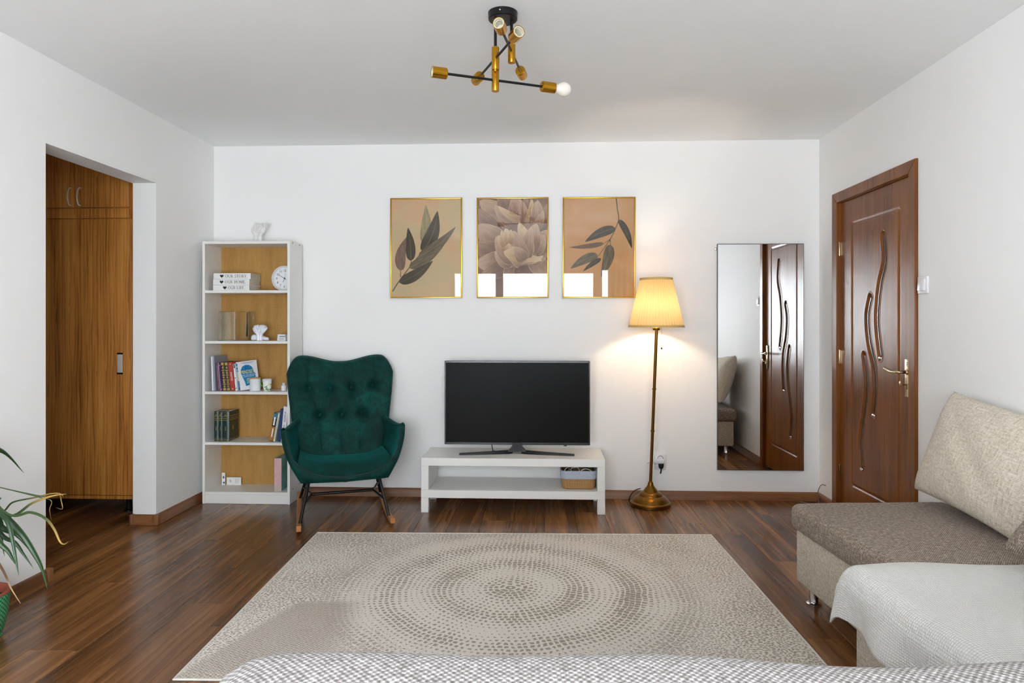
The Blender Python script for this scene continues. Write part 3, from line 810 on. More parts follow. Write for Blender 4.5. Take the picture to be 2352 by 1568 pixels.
def deco_gilt(cv, th, h, d):
    for z0, z1 in ((.02,.10),(.21,.235),(.25,.262),(.36,.385),(.395,.405),(.53,.55),(.56,.57),(.69,.715),(.73,.742),(.89,.985)):
        MB().box(th*.13, th*.87, -.0078, -.004, h*z0, h*z1).build('gilt_band', M_FOIL, cv)
    for zc in (.155, .31, .47, .63, .81):
        r = th*.30
        MB().prism([(th/2+r*q*math.cos(a), h*zc+r*1.2*q*math.sin(a)) for a, q in ((k*PI/4, 1. if k % 2 == 0 else .62) for k in range(8))], -.0085, -.004).build('gilt_flower', M_FOIL, cv)
for i, (x, lb) in enumerate(((-2.195, 'black volume with gilt flowers on the spine, left of the pair'), (-2.1685, 'black volume with gilt flowers on the spine, right of the pair'))):
    book('gilt_book', lb, x, 4.50, z3, .0255, .199, .135, colour('gilt', (44, 36, 22)), -5.5, 0, GB, deco=deco_gilt, round_spine=True)
def deco_red(cv, th, h, d):
    m = moved(text_mb('MASTER', .017, .0003, 'CENTER'), Matrix.Translation((th*.33, -.0016, h*.5)) @ STAND @ Matrix.Rotation(R(-90), 4, 'Z')); m.build('spine_title', M_PAPER, cv)
    dots(M_PAPER, [.07, .93], .003)(cv, th, h, d)
book('red_book', 'thick red book with a white spine title on the middle shelf', -2.141, 4.495, z3, .030, .199, .14, colour('red', (176, 56, 46)), -6, 0, GB, deco=deco_red)
def deco_white(cv, th, h, d):
    MB().box(th*.3, th*.8, -.0018, -.001, h*.84, h*.99).build('spine_band', M_INK, cv)
    MB().box(th*.35, th*.65, -.0018, -.001, h*.08, h*.12).build('spine_band', M_INK, cv)
    MB().box(th*.3, th*.7, -.0018, -.001, h*.46, h*.50).build('spine_band', colour('purple', (62,28,84)), cv)
book('white_book', 'white book with a black spine block, squeezed beside the red book', -2.1085, 4.498, z3, .014, .188, .12, colour('white', (226,226,230)), -6, 0, GB, deco=deco_white)
# the book turned face-on, with a blue head on its cover
M_BLUE = plain('print_blue', (18, 126, 178), .4, vary=.2); M_BLUE2 = plain('print_deep_blue', (20, 84, 140), .4); M_YEL = plain('print_yellow', (226, 214, 120), .5)
ob = thing('paperback_book', 'white paperback with a blue head on its cover, turned face-on', 'book', (-2.0700, 4.494, z3+.003), 0, GB)
ob.rotation_euler = (R(-4), R(-5), R(48))
w_, h_, t_ = .134, .198, .030
cv = MB().rbox(0, w_, 0, .0015, 0, h_, .0005, 1).rbox(0, w_, t_-.0015, t_, 0, h_, .0005, 1).rbox(-.0012, .0008, 0, t_, 0, h_, .0005, 1).build('cover', colour('white', (226,226,230)), ob)
MB().box(.001, w_-.003, .0018, t_-.0018, .002, h_-.002).build('pages', M_PAPER, ob)
head = [(.30,.13),(.27,.27),(.19,.42),(.12,.56),(.12,.72),(.22,.83),(.40,.875),(.58,.855),(.72,.77),(.78,.66),(.79,.60),(.86,.535),(.90,.505),(.85,.485),(.85,.46),(.875,.44),(.84,.42),(.85,.395),(.82,.35),(.74,.335),(.66,.31),(.64,.25),(.66,.17)]
MB().prism([(a*w_, b*h_) for a, b in head], -.0006, .0).build('cover_print', M_BLUE, cv)
for a, b, r in ((.42,.77,.012),(.25,.70,.006),(.58,.72,.006)):
    MB().lathe([(r*.5,0),(r,0),(r,.0004),(r*.5,.0004),(r*.5,0)], 14, m=Matrix.Translation((a*w_,-.0006,b*h_)) @ Matrix.Rotation(R(90), 4, 'X'), caps=False).build('cover_print', M_BLUE2, cv)
moved(text_mb('MINDSET', .0245, .0003, 'CENTER'), Matrix.Translation((.455*w_, -.0010, .56*h_)) @ STAND @ Matrix.Diagonal((.98, 1.5, 1, 1))).build('cover_title', M_YEL, cv)
for s_, z_ in (('HOW YOU CAN FULFIL', .495), ('YOUR POTENTIAL', .445)):
    moved(text_mb(s_, .0092, .0003, 'CENTER'), Matrix.Translation((.50*w_, -.0010, z_*h_)) @ STAND).build('cover_text', M_PAPER, cv)
for a0, a1, z_ in ((.38,.62,.375),(.36,.64,.325),(.40,.60,.275),(.36,.66,.225)):
    MB().box(a0*w_, a1*w_, -.0010, -.0005, z_*h_, (z_+.022)*h_).build('cover_text', M_YEL, cv)
for a0, a1, z_ in ((.14,.86,.945),(.28,.74,.915)):
    MB().box(a0*w_, a1*w_, -.0006, .0002, z_*h_, (z_+.010)*h_).build('cover_text', M_BLUE2, cv)
for z0, z1, mt in ((.02,.13,M_BLUE2),(.14,.34,M_BLUE),(.66,.72,M_BLUE),(.74,.82,M_BLUE),(.86,.95,M_BLUE)):
    MB().box(-.0017, -.001, .004, t_-.004, h_*z0, h_*z1).build('spine_band', mt, cv)
moved(text_mb('MINDSET', .02, .0003, 'CENTER'), Matrix.Translation((-.0014, t_/2+.007, .52*h_)) @ Matrix.Rotation(R(-90), 4, 'Z') @ STAND @ Matrix.Rotation(R(-90), 4, 'Z')).build('spine_title', M_YEL, cv)

# candle, mug, little bottle
t = NT('speckled_white'); n_ = t.voro(t.coord(), 420, 'F1', 1., dim='3D'); t.base(t.ramp(n_, [(.10, (176,182,192)), (.30, (224,227,232))]), .45); M_SPECK = t.m
cd = thing('candle_jar', 'white speckled candle jar with a flat wooden lid', 'candle', (-1.983, 4.527, SH[2]+.0005))
MB().lathe([(0,0),(.033,0),(.036,.003),(.0365,.082),(.034,.084),(0,.084)], 36).build('jar', M_SPECK, cd)
MB().lathe([(0,.084),(.0355,.084),(.036,.086),(.0355,.092),(0,.0925)], 36).build('wooden_lid', wood('lid_wood', (170,132,88), (196,160,114), (214,182,140), 'X', .4, .55), cd)
t = NT('floral_print'); v = t.coord(); a = t.noise(v, 55, 2, .5, .8); b = t.noise(t.map(v, loc=(3,1,7)), 70, 2, .5)
c1 = t.mix(t.math('GREATER_THAN', a, .55), lin((236,236,234)), lin((74,146,60)))
c2 = t.mix(t.math('GREATER_THAN', b, .66), c1, lin((196,62,66))); t.base(c2, .2); M_FLORAL = t.m
mg = thing('floral_mug', 'small tapered mug printed with green leaves and red flowers', 'mug', (-1.902, 4.535, SH[2]+.0005))
MB().lathe([(0,0),(.023,0),(.025,.003),(.028,.03),(.0305,.062)], 36, caps=True).lathe([(.0305,.062),(.0325,.078),(.031,.0795),(.029,.077),(.026,.02),(0,.006)], 36, caps=False).build('mug_body', M_FLORAL, mg)
MB().lathe([(.0310,.066),(.0330,.0785),(.0314,.081),(.0292,.079),(.0285,.066)], 36, caps=False).build('mug_rim', M_CERAM, mg)
MB().tube(spline([(-.029,-.004,.066),(-.042,-.006,.064),(-.045,-.006,.052),(-.040,-.005,.038),(-.027,-.004,.030)], 6), .0042, 10).build('mug_handle', plain('green_glaze', (70,150,50), .25), mg)
bt = thing('small_bottle', 'tiny white bottle at the right end of the middle shelf', 'bottle', (-1.783, 4.53, SH[2]+.0005))
MB().lathe([(0,0),(.015,0),(.017,.002),(.017,.034),(.010,.041),(0,.041)], 20).build('bottle_body', M_WHITEP, bt)
MB().lathe([(0,.041),(.011,.041),(.011,.054),(.010,.056),(0,.056)], 20).build('bottle_cap', plain('cap_grey', (190,200,210), .4), bt)

# shelf 1: three stacked white books with lettering, and a clock
GL = {  # simple roman capitals: strokes (points, width) on a unit-high body
 'O': (.86, None), 'U': (.80, [([(.16,1),(.16,.32),(.22,.12),(.36,.04),(.5,.05),(.60,.15),(.63,.32)], .10), ([(.66,1),(.66,.25)], .055), ([(.02,.98),(.30,.98)], .05), ([(.55,.98),(.78,.98)], .05)]),
 'R': (.78, [([(.18,0),(.18,1)], .13), ([(.18,.97),(.42,.97),(.56,.86),(.57,.70),(.50,.55),(.36,.49),(.18,.49)], .075), ([(.36,.49),(.70,.02)], .13), ([(.04,.02),(.32,.02)], .05), ([(.04,.98),(.25,.98)], .05)]),
 'S': (.58, [([(.46,.80),(.40,.93),(.28,.98),(.15,.92),(.11,.78),(.17,.64),(.34,.50),(.46,.36),(.46,.18),(.36,.05),(.23,.02),(.10,.10),(.06,.24)], .10)]),
 'T': (.70, [([(.35,0),(.35,1)], .13), ([(.03,.97),(.67,.97)], .06), ([(.05,.97),(.05,.80)], .05), ([(.65,.97),(.65,.80)], .05), ([(.22,.02),(.48,.02)], .05)]),
 'Y': (.74, [([(.37,0),(.37,.46)], .13), ([(.37,.44),(.08,1)], .12), ([(.37,.44),(.64,1)], .06), ([(.24,.02),(.50,.02)], .05), ([(.0,.98),(.22,.98)], .05), ([(.54,.98),(.74,.98)], .05)]),
 'H': (.84, [([(.18,0),(.18,1)], .13), ([(.66,0),(.66,1)], .13), ([(.18,.51),(.66,.51)], .055), ([(.05,.02),(.31,.02)], .05), ([(.05,.98),(.31,.98)], .05), ([(.53,.02),(.79,.02)], .05), ([(.53,.98),(.79,.98)], .05)]),
 'M': (1.0, [([(.15,0),(.15,1)], .06), ([(.84,0),(.84,1)], .13), ([(.15,1),(.48,.10)], .13), ([(.48,.10),(.82,1)], .06), ([(.04,.02),(.26,.02)], .05), ([(.71,.02),(.97,.02)], .05)]),
 'E': (.66, [([(.18,0),(.18,1)], .13), ([(.05,.975),(.57,.975)], .055), ([(.18,.52),(.45,.52)], .055), ([(.05,.025),(.60,.025)], .055), ([(.57,.98),(.57,.82)], .05), ([(.60,.02),(.60,.20)], .05), ([(.45,.62),(.45,.42)], .05)]),
 'L': (.64, [([(.18,0),(.18,1)], .13), ([(.05,.025),(.58,.025)], .055), ([(.58,.02),(.58,.22)], .05), ([(.05,.98),(.31,.98)], .05)]),
 'I': (.40, [([(.20,0),(.20,1)], .13), ([(.06,.02),(.34,.02)], .05), ([(.06,.98),(.34,.98)], .05)]),
 'F': (.62, [([(.18,0),(.18,1)], .13), ([(.05,.975),(.56,.975)], .055), ([(.18,.52),(.44,.52)], .055), ([(.56,.98),(.56,.80)], .05), ([(.44,.62),(.44,.42)], .05), ([(.05,.02),(.31,.02)], .05)]),
 '.': (.28, [([(.06,.06),(.18,.06)], .12)]), ' ': (.34, [])}
def serif(s, size):
    mb = MB(); x = 0.
    for ch in s:
        wd_, st = GL[ch]
        if ch == 'O':
            n = 24; vs = []; fs = []
            for k in range(n):
                a = 2*PI*k/n
                vs += [((x+.43+.41*math.cos(a))*size, 0, (.5+.52*math.sin(a))*size), ((x+.43+.28*math.cos(a))*size, 0, (.5+.47*math.sin(a))*size)]
            for k in range(n): q = (k+1) % n; fs.append((2*k, 2*q, 2*q+1, 2*k+1))
            mb.add(vs, fs)
        else:
            for pts, wth in st:
                n = len(pts); vs = []; fs = []
                for i, p in enumerate(pts):
                    a = Vector(pts[max(i-1, 0)]); b = Vector(pts[min(i+1, n-1)]); tg = (b-a).normalized(); nr = Vector((-tg.y, tg.x))*wth/2
                    for q in (1, -1): vs.append(((x+p[0]+nr.x*q)*size, 0, (p[1]+nr.y*q)*size))
                for i in range(n-1): fs.append((2*i, 2*i+1, 2*i+3, 2*i+2))
                mb.add(vs, fs)
        x += wd_+.05
    return mb, x*size
heart = []
for k in range(32):
    a = 2*PI*k/32; heart.append((16*math.sin(a)**3/32, (13*math.cos(a)-5*math.cos(2*a)-2*math.cos(3*a)-math.cos(4*a))/32))
M_BOARDW = plain('book_white', (232, 232, 230), .5, vary=.02); M_PAGES = plain('page_edges', (206, 196, 176), .8, vary=.08)
zz = SH[0]+.0005
for i, (txt, x0, dx, ht) in enumerate((('OUR LIFE.', -2.263, .083, .0385), ('OUR HOME.', -2.263, .060, .0405), ('OUR STORY.', -2.260, .058, .0410))):
    nm = ['bottom', 'middle', 'top'][i]
    o = thing('stacked_book', 'white book with a black heart and lettering, %s of the stack of three' % nm, 'book', (x0, 4.490, zz), R([-1.0, -.5, .5][i]), 'stack of white lettered books')
    L_ = [.256, .256, .260][i]; dd = .185
    c = MB().rbox(0, L_, 0, dd, 0, .0028, .0008, 1).rbox(0, L_, 0, dd, ht-.0038, ht-.001, .0008, 1).rbox(0, L_, -.001, .002, 0, ht-.001, .0008, 1)
    cv = c.build('cover', M_BOARDW, o)
    MB().box(.004, L_-.005, .002, dd-.006, .0028, ht-.0038).build('pages', M_PAGES, o)
    MB().prism([(dx+a*.026, ht*.5+b*.026) for a, b in heart], -.0016, -.0005).build('heart', M_INK, cv)
    sm, wd_ = serif(txt, .0205)
    moved(sm, Matrix.Translation((dx+.024, -.0015, ht*.5-.0105)) @ Matrix.Diagonal(((.150 if i < 2 else .158)*(.80 if i == 0 else 1.)/wd_, 1, 1, 1))).build('title', M_INK, cv, fix=False)
    zz += ht
# clock
ck = thing('wall_clock', 'round white wall clock leaning at the right of the top shelf', 'clock', (-1.8245, 4.655, SH[0]+.0925), 0)
ck.rotation_euler = (R(-4), 0, 0)
FR = Matrix.Rotation(R(90), 4, 'X')
MB().lathe([(0,-.012),(.085,-.012),(.0915,-.006),(.092,.010),(.089,.018),(.084,.019),(.080,.012),(.0795,.004),(0,.004)], 64, m=FR).build('clock_rim', M_WHITEP, ck)
MB().lathe([(0,.004),(.0795,.004),(.0795,.0052),(0,.0052)], 64, m=FR).build('dial', plain('dial_white', (236,238,240), .5, vary=.01), ck)
dial = ck.children[-1]
for n in range(1, 13):
    a = R(90-30*n); m = text_mb(str(n), .0225, .0002, 'CENTER')
    moved(m, Matrix.Translation((.057*math.cos(a), -.0056, .057*math.sin(a)-.0078)) @ STAND).build('numeral', M_INK, dial)
mb = MB()
for n in range(60):
    a = R(6*n); mb.box(-.0005, .0005, -.0058, -.0052, .071, .0745 if n % 5 else .077, m=Matrix.Rotation(a, 4, 'Y'))
mb.build('minute_marks', M_INK, dial)
for nm, ang, l0, l1, wd_, y in (('hour_hand', -59, -.014, .048, .0032, -.0068), ('minute_hand', 201, -.01, .03, .0028, -.0078), ('second_hand', 8, -.016, .062, .0008, -.0088)):
    MB().prism([(-wd_/2, l0), (wd_/2, l0), (wd_*.35, l1), (-wd_*.35, l1)], y, y+.0006, m=Matrix.Rotation(R(ang), 4, 'Y')).build(nm, M_INK, ck)
MB().lathe([(0,.005),(.004,.005),(.004,.0095),(0,.0095)], 14, m=FR).build('hub', M_INK, ck)

# shelf 2: glass book vase, bust, small box
t = NT('vase_glass'); t.b.inputs['Base Color'].default_value = (.93, .97, .90, 1); t.b.inputs['Transmission Weight'].default_value = 1.; t.b.inputs['Roughness'].default_value = .02; t.b.inputs['IOR'].default_value = 1.2; M_VASE = t.m
M_VASE2 = glassy('vase_clear', (.985, .992, .972), 1.45, .0, .6)
vz = thing('glass_vase', 'clear greenish glass vase shaped like an open book', 'vase', (-2.139, 4.575, SH[1]+.0005))
for s in (-1, 1):
    x0, x1 = (-.105, -.008) if s < 0 else (.010, .107)
    for nm, a in (('glass_front', -.045), ('glass_back', .045)):
        MB().rbox(x0, x1, a-.0025, a+.0025, .004, .203, .0015, 1).build(nm, M_VASE2, vz)
    xo = x0 if s < 0 else x1
    MB().rbox(xo-.003, xo+.003, -.045, .045, .004, .203, .0015, 1).build('glass_side', M_VASE2, vz)
    xi = x0+.022 if s < 0 else x1-.034
    MB().rbox(xi, xi+.012, -.012, .0, .03, .195, .003, 1).build('glass_ridge', M_VASE2, vz)
MB().rbox(-.108, .110, -.048, .048, .0, .006, .002, 1).build('glass_base', M_VASE2, vz)
MB().lathe([(0,.0),(.0075,0),(.0075,.203),(0,.203)], 16, m=Matrix.Translation((.001,-.04,0))).build('glass_spine', M_VASE2, vz)

def sculpt(name, parts, mat, parent, vox=.0016):
    mb = MB()
    for kind, *a in parts:
        if kind == 'b': mb.ball(*a)
        else: mb.tube(spline(a[0], 5), [interp([(0, a[1][0]), (.5, a[1][1]), (1, a[1][2])], k/(5*(len(a[0])-1))) for k in range(5*(len(a[0])-1)+1)], 12)
    o = mb.build(name, mat, parent, sharp=180)
    r = o.modifiers.new('join', 'REMESH'); r.mode = 'VOXEL'; r.voxel_size = vox; r.use_smooth_shade = True
    s_ = o.modifiers.new('soft', 'SMOOTH'); s_.iterations = 3; s_.factor = .5
    return o
K = .000213
def q(x, y, d=0.): return ((x-525)*K, d, (1310-y)*K)
bu = thing('face_bust', 'small white ceramic bust of hands cupping a face', 'ornament', (-1.952, 4.535, SH[1]))
sculpt('bust_body', [
 ('b', q(335,1215), (.0225,.020,.0215)), ('b', q(290,1255,.0), (.014,.018,.0135)), ('b', q(420,1240,.004), (.02,.018,.015)), ('b', q(720,1255), (.021,.018,.0125)), ('b', q(640,1235,.004), (.016,.018,.014)), ('b', q(770,1275), (.011,.016,.0085)),
 ('t', [q(490,1318,-.012), q(490,1180,-.013), q(470,1080,-.014), q(410,1020,-.016)], (.0125,.0115,.012)),
 ('t', [q(570,1318,-.012), q(570,1180,-.013), q(590,1080,-.014), q(645,1020,-.016)], (.0125,.0115,.012)),
 ('t', [q(530,1318,.006), q(530,1150,.006), q(525,1020,.004)], (.020,.018,.026)),
 ('b', q(525,930,.004), (.036,.028,.026)), ('b', q(515,1010,-.014), (.012,.012,.013)), ('b', q(560,870,.010), (.036,.024,.016)), ('b', q(400,870,.006), (.022,.022,.014)),
 ('t', [q(420,1040,-.014), q(350,960,-.012), q(305,905,-.004)], (.012,.009,.005)), ('t', [q(430,1010,-.02), q(390,930,-.019), q(400,880,-.016)], (.008,.006,.004)),
 ('t', [q(640,1040,-.014), q(720,960,-.012), q(765,890,-.004)], (.012,.010,.006)), ('t', [q(640,1010,-.02), q(690,920,-.019), q(705,850,-.014)], (.008,.006,.0045)), ('t', [q(620,1000,-.022), q(625,930,-.023), q(650,880,-.02)], (.006,.005,.004)),
 ('t', [q(490,890,-.026), q(500,830,-.026), q(505,815,-.020)], (.006,.0055,.005)), ('b', q(512,915,-.024), (.009,.006,.003)), ('b', q(512,935,-.024), (.008,.006,.003))], M_CERAM, bu, .0015)
bu.children[0].location.z = .0026
bx = thing('small_box', 'little white box with printed panel behind the bookcase edge', 'box', (-1.800, 4.545, SH[1]+.0005))
MB().prism([(-.028,0),(.032,0),(.028,.044),(-.024,.044)], -.02, .02).build('box_body', M_WHITEP, bx)
MB().box(-.012, .028, -.0206, -.02, .024, .034).box(-.014, .02, -.0206, -.02, .010, .015).build('box_print', plain('print_grey', (150,156,162), .6), bx)
fg = thing('white_candle', 'slim white candle almost hidden behind the bookcase edge', 'candle', (-1.757, 4.60, SH[1]+.0005))
MB().lathe([(0,0),(.019,0),(.018,.02),(.0165,.10),(.014,.104),(0,.102)], 20).build('wax', M_WHITEP, fg)
MB().tube([(0,0,.10),(.001,0,.112)], .0008, 6).build('wick', M_INK, fg)

# on top: white hands sculpture
K2 = .000385
def h(x, y, d=0.): return ((x-880)*K2, d, (553-y)*K2)
hs = thing('hands_sculpture', 'white sculpture of two raised hands cupping a face, on top of the bookcase', 'sculpture', (-1.990, 4.585, 1.7995))
M_MATTE = plain('matte_white', (226, 224, 222), .6, vary=.02)
sculpt('hands', [
 ('t', [h(835,556), h(845,470), h(842,400,-.003), h(812,350,-.004)], (.0165,.0145,.015)), ('t', [h(926,556), h(920,470), h(930,400,-.003), h(968,355,-.004)], (.0165,.0145,.015)),
 ('t', [h(812,360,-.004), h(793,310,-.004), h(815,240,0), h(848,165,.004)], (.0155,.010,.004)), ('t', [h(830,360,-.01), h(838,300,-.012), h(850,230,-.010), h(856,190,-.006)], (.010,.0065,.004)), ('t', [h(800,330,.006), h(800,270,.012), h(822,215,.014), h(838,185,.014)], (.009,.0065,.004)),
 ('t', [h(968,360,-.004), h(1000,310,-.004), h(1000,240,0), h(975,185,.004)], (.0155,.010,.004)), ('t', [h(990,330,0), h(1018,270,.002), h(1026,215,.004), h(1034,168,.006)], (.011,.006,.0035)), ('t', [h(1000,320,.006), h(1035,265,.010), h(1045,225,.012), h(1066,190,.014)], (.009,.0055,.003)), ('t', [h(950,350,-.012), h(975,300,-.015), h(960,260,-.014), h(930,235,-.012)], (.009,.006,.004)),
 ('b', h(908,320,.006), (.026,.022,.034)), ('b', h(893,245,-.012), (.010,.010,.009)), ('t', [h(890,285,-.016), h(884,262,-.020), h(888,240,-.016)], (.005,.005,.004)), ('b', h(890,305,-.017), (.009,.005,.0035)), ('b', h(890,322,-.017), (.0085,.005,.0035)), ('b', h(893,352,-.014), (.010,.008,.008))], M_MATTE, hs, .0018)
hs.children[0].location.z = .0012

# shelf 4: green volumes left, four leaning books right
z4 = SH[3]+.0008
M_GREENB = colour('green', (10, 44, 40), .3)
def deco_green(cv, th, h_, d):
    for z0, z1 in ((.012,.02),(.055,.062),(.10,.106),(.70,.712),(.76,.768),(.775,.78),(.83,.842),(.955,.962)):
        MB().box(0.0002, th-.0002, -.0079, -.003, h_*z0, h_*z1).build('gilt_band', M_FOIL, cv)
    MB().box(th*.3, th*.7, -.0079, -.004, h_*.87, h_*.895).build('gilt_title', M_FOIL, cv)
    MB().box(th*.46, th*.54, -.0082, -.004, h_*.36, h_*.50).build('gilt_title', M_FOIL, cv)
for i, (x, th) in enumerate(((-2.259, .0325), (-2.226, .0285), (-2.197, .043))):
    o = book('green_volume', ['narrow dark green gilt volume at the left end of the fourth shelf', 'thinnest dark green gilt volume, middle of the three', 'thickest dark green gilt volume, right of the three'][i], x, 4.497, z4, th, .205, .142, M_GREENB, 0, 0, 'dark green volumes', deco=deco_green, round_spine=True)
    if i == 2:
        cvv = o.children[0]
        for z0, z1 in ((.012,.022),(.055,.064),(.70,.712),(.76,.768),(.83,.842)): MB().box(th, th+.0006, .004, .138, .205*z0, .205*z1).build('gilt_band', M_FOIL, cvv)
        MB().box(th, th+.0006, .055, .062, .205*.36, .205*.5).build('gilt_title', M_FOIL, cvv)
M_OR = colour('orange', (178, 112, 38)); M_TEAL = colour('teal', (52, 120, 150))
def deco_or(cv, th, h_, d):
    MB().box(.0004, th-.0004, -.002, -.0008, h_*.02, h_*.52).build('spine_block', M_OR, cv)
    MB().box(.0004, th-.0004, -.002, -.0008, h_*.80, h_*.985).build('spine_block', M_TEAL, cv)
    MB().box(th*.35, th*.65, -.0026, -.0008, h_*.16, h_*.46).build('spine_title', M_PAPER, cv)
    MB().box(th*.3, th*.7, -.0026, -.0008, h_*.57, h_*.86).build('spine_title', M_PAPER, cv)
book('leaning_book', 'orange and black book leaning at the left of the right-hand group', -1.874, 4.497, z4, .0265, .197, .14, colour('black', (26, 28, 30)), 10.5, 0, 'books leaning on the fourth shelf', deco=deco_or)
book('leaning_book', 'slim cream book leaning between the orange and navy books', -1.846, 4.497, z4, .0145, .196, .14, colour('cream', (196,204,186)), 10.5, 0, 'books leaning on the fourth shelf', deco=bars(colour('grey_green', (140,150,130)), [(.1,.85)], .44))
book('leaning_book', 'navy blue book leaning beside the white spine with lettering', -1.8155, 4.497, z4, .021, .224, .15, colour('navy', (22, 52, 104)), 6, 0, 'books leaning on the fourth shelf')
def deco_harry(cv, th, h_, d):
    moved(text_mb('HARRY    REZERVA', .0175, .0003, 'CENTER'), Matrix.Translation((th*.72, -.0014, h_*.55)) @ STAND @ Matrix.Rotation(R(90), 4, 'Z')).build('spine_title', M_INK, cv)
    MB().lathe([(.004,0),(.0065,0),(.0065,.0006),(.004,.0006),(.004,0)], 14, m=Matrix.Translation((th*.5,-.0012,h_*.07)) @ Matrix.Rotation(R(90), 4, 'X'), caps=False).build('spine_mark', M_INK, cv)
book('leaning_book', 'thick white book with dark upright lettering at the right end of the shelf', -1.7915, 4.497, z4, .030, .242, .15, colour('white', (226,226,230)), 5, 0, 'books leaning on the fourth shelf', deco=deco_harry)

# shelf 5: pink and teal box, two small white cards
z5 = SH[4]+.0005
t = NT('pink_marble'); n_ = t.noise(t.coord(), 14, 4, .6, .8); t.base(t.ramp(n_, [(.3, (204,160,176)), (.6, (222,180,176)), (.75, (196,150,180))]), .5); M_PINK = t.m
t = NT('teal_marble'); n_ = t.noise(t.coord(), 18, 4, .6, .8); t.base(t.ramp(n_, [(.3, (84,140,130)), (.55, (124,176,166)), (.78, (150,150,110))]), .5); M_TEALM = t.m
pk = thing('document_box', 'box with a marbled pink spine and teal side on the bottom shelf', 'box', (-1.833, 4.488, z5))
MB().rbox(0, .050, 0, .004, 0, .226, .001, 1).build('box_spine', M_PINK, pk)
MB().rbox(0.001, .049, .004, .19, 0, .226, .001, 1).build('box_body', M_TEALM, pk)
MB().box(.0005, .0495, -.0006, .0, .002, .04).build('box_band', plain('greige', (190,178,166), .6), pk)
c1 = thing('paper_card', 'narrow white card standing at the back of the bottom shelf', 'card', (-2.270, 4.655, z5), R(8))
MB().rbox(-.0115, .0115, -.004, .004, 0, .086, .0008, 1).build('card_body', M_PAPER, c1)
MB().box(-.002, .009, -.0045, -.004, .008, .022).box(-.004, .006, -.0045, -.004, .045, .062).build('card_print', M_BLUE2, c1)
c2 = thing('paper_card', 'wide white card with line drawings at the back of the bottom shelf', 'card', (-2.194, 4.655, z5), 0)
MB().rbox(-.052, .052, -.004, .004, 0, .054, .0008, 1).build('card_body', M_PAPER, c2)
mb = MB()
for a in (20, 60, 100, 150): mb.box(-.013, .013, -.0046, -.004, -.0006, .0006, m=Matrix.Translation((-.025, 0, .028)) @ Matrix.Rotation(R(a), 4, 'Y'))
for z_ in (.012, .022, .032, .042): mb.box(.012, .034, -.0046, -.004, z_, z_+.0014)
mb.box(.011, .0122, -.0046, -.004, .012, .0434).box(.034, .0352, -.0046, -.004, .012, .0434)
mb.build('card_print', plain('print_grey', (150,156,162), .6), c2)
# ------------------------------------------------------------------ three framed prints
def paper_mat(name, c1, c2, c3, seed):
    t = NT(name); v = t.coord(); n_ = t.noise(t.map(v, (1.6, 1, 2.2), (seed, seed, 0), (0, R(30), 0)), 2.2, 4, .55, .7)
    g = t.noise(v, 700, 2, .6)
    col = t.mix(t.math('MULTIPLY', g, .18), t.ramp(n_, [(.32, c1), (.5, c2), (.68, c3)]), (.35, .26, .2))
    t.base(col, .75, 0, .2); return t.m
def leaf_mat(name, dark, light, rib, vein=.5):
    t = NT(name); uv = t.coord('UV'); sp = t.n('ShaderNodeSeparateXYZ'); t.l(uv, sp.inputs[0])
    s_ = t.math('ABSOLUTE', t.math('SUBTRACT', sp.outputs[1], .5))
    n_ = t.noise(t.map(uv, (2.2, 1.6, 1)), 1.6, 4, .6, .5); st = t.noise(t.map(uv, (2, 40, 1)), 1, 2, .5)
    f = t.math('ADD', t.math('MULTIPLY', n_, .75), t.math('MULTIPLY', st, .25))
    col = t.ramp(f, [(.30, dark), (.72, light)])
    k = t.math('LESS_THAN', s_, .022)
    t.base(t.mix(t.math('MULTIPLY', k, vein), col, lin(rib)), .75, 0, .2); return t.m
def petal_mat(name, dark, mid, light):
    t = NT(name); uv = t.coord('UV'); sp = t.n('ShaderNodeSeparateXYZ'); t.l(uv, sp.inputs[0])
    n_ = t.noise(t.map(uv, (1.5, 2.5, 1)), 1.5, 4, .6, .4); st = t.noise(t.map(uv, (1.2, 26, 1)), 1, 3, .6, .2)
    f = t.math('ADD', t.math('MULTIPLY', sp.outputs[0], .45), t.math('ADD', t.math('MULTIPLY', n_, .38), t.math('MULTIPLY', st, .25)))
    col = t.ramp(f, [(.30, dark), (.55, mid), (.85, light)])
    s_ = t.math('ABSOLUTE', t.math('SUBTRACT', sp.outputs[1], .5))
    e = t.math('GREATER_THAN', s_, .47)
    t.base(t.mix(t.math('MULTIPLY', e, .55), col, lin(light)), .75, 0, .2); return t.m
LEAF_D = leaf_mat('print_leaf_dark', (50,40,36), (104,92,64), (170,152,104))
LEAF_M = leaf_mat('print_leaf_mid', (78,64,56), (156,138,104), (190,170,126))
LEAF_P = leaf_mat('print_leaf_pale', (140,124,90), (200,180,132), (210,192,144))
LEAF_G = leaf_mat('print_leaf_grey', (104,78,68), (168,134,112), (186,154,130), .3)
M_STEM = plain('print_stem', (98, 92, 62), .75)
ZX = .000823
def print_leaf(base, tip, wpx, bend, conv, mat, y, parent, round_=False, name='printed_leaf'):
    b = Vector(base); t_ = Vector(tip); d = t_-b; nr = Vector((-d.y, d.x))/d.length
    def pt(u, v):
        c = b + d*u + nr*bend*math.sin(PI*u)
        wd_ = (math.sin(PI*min(1, u)**(.62 if not round_ else .5))**(.8 if not round_ else .55))*wpx/2 + .6
        p = c + nr*wd_*(2*v-1); x, z = conv(p.x, p.y); return (x, y, z)
    return MB().grid(pt, 18, 4, uv=lambda u, v: (u, v)).build(name, mat, parent, fix=False)
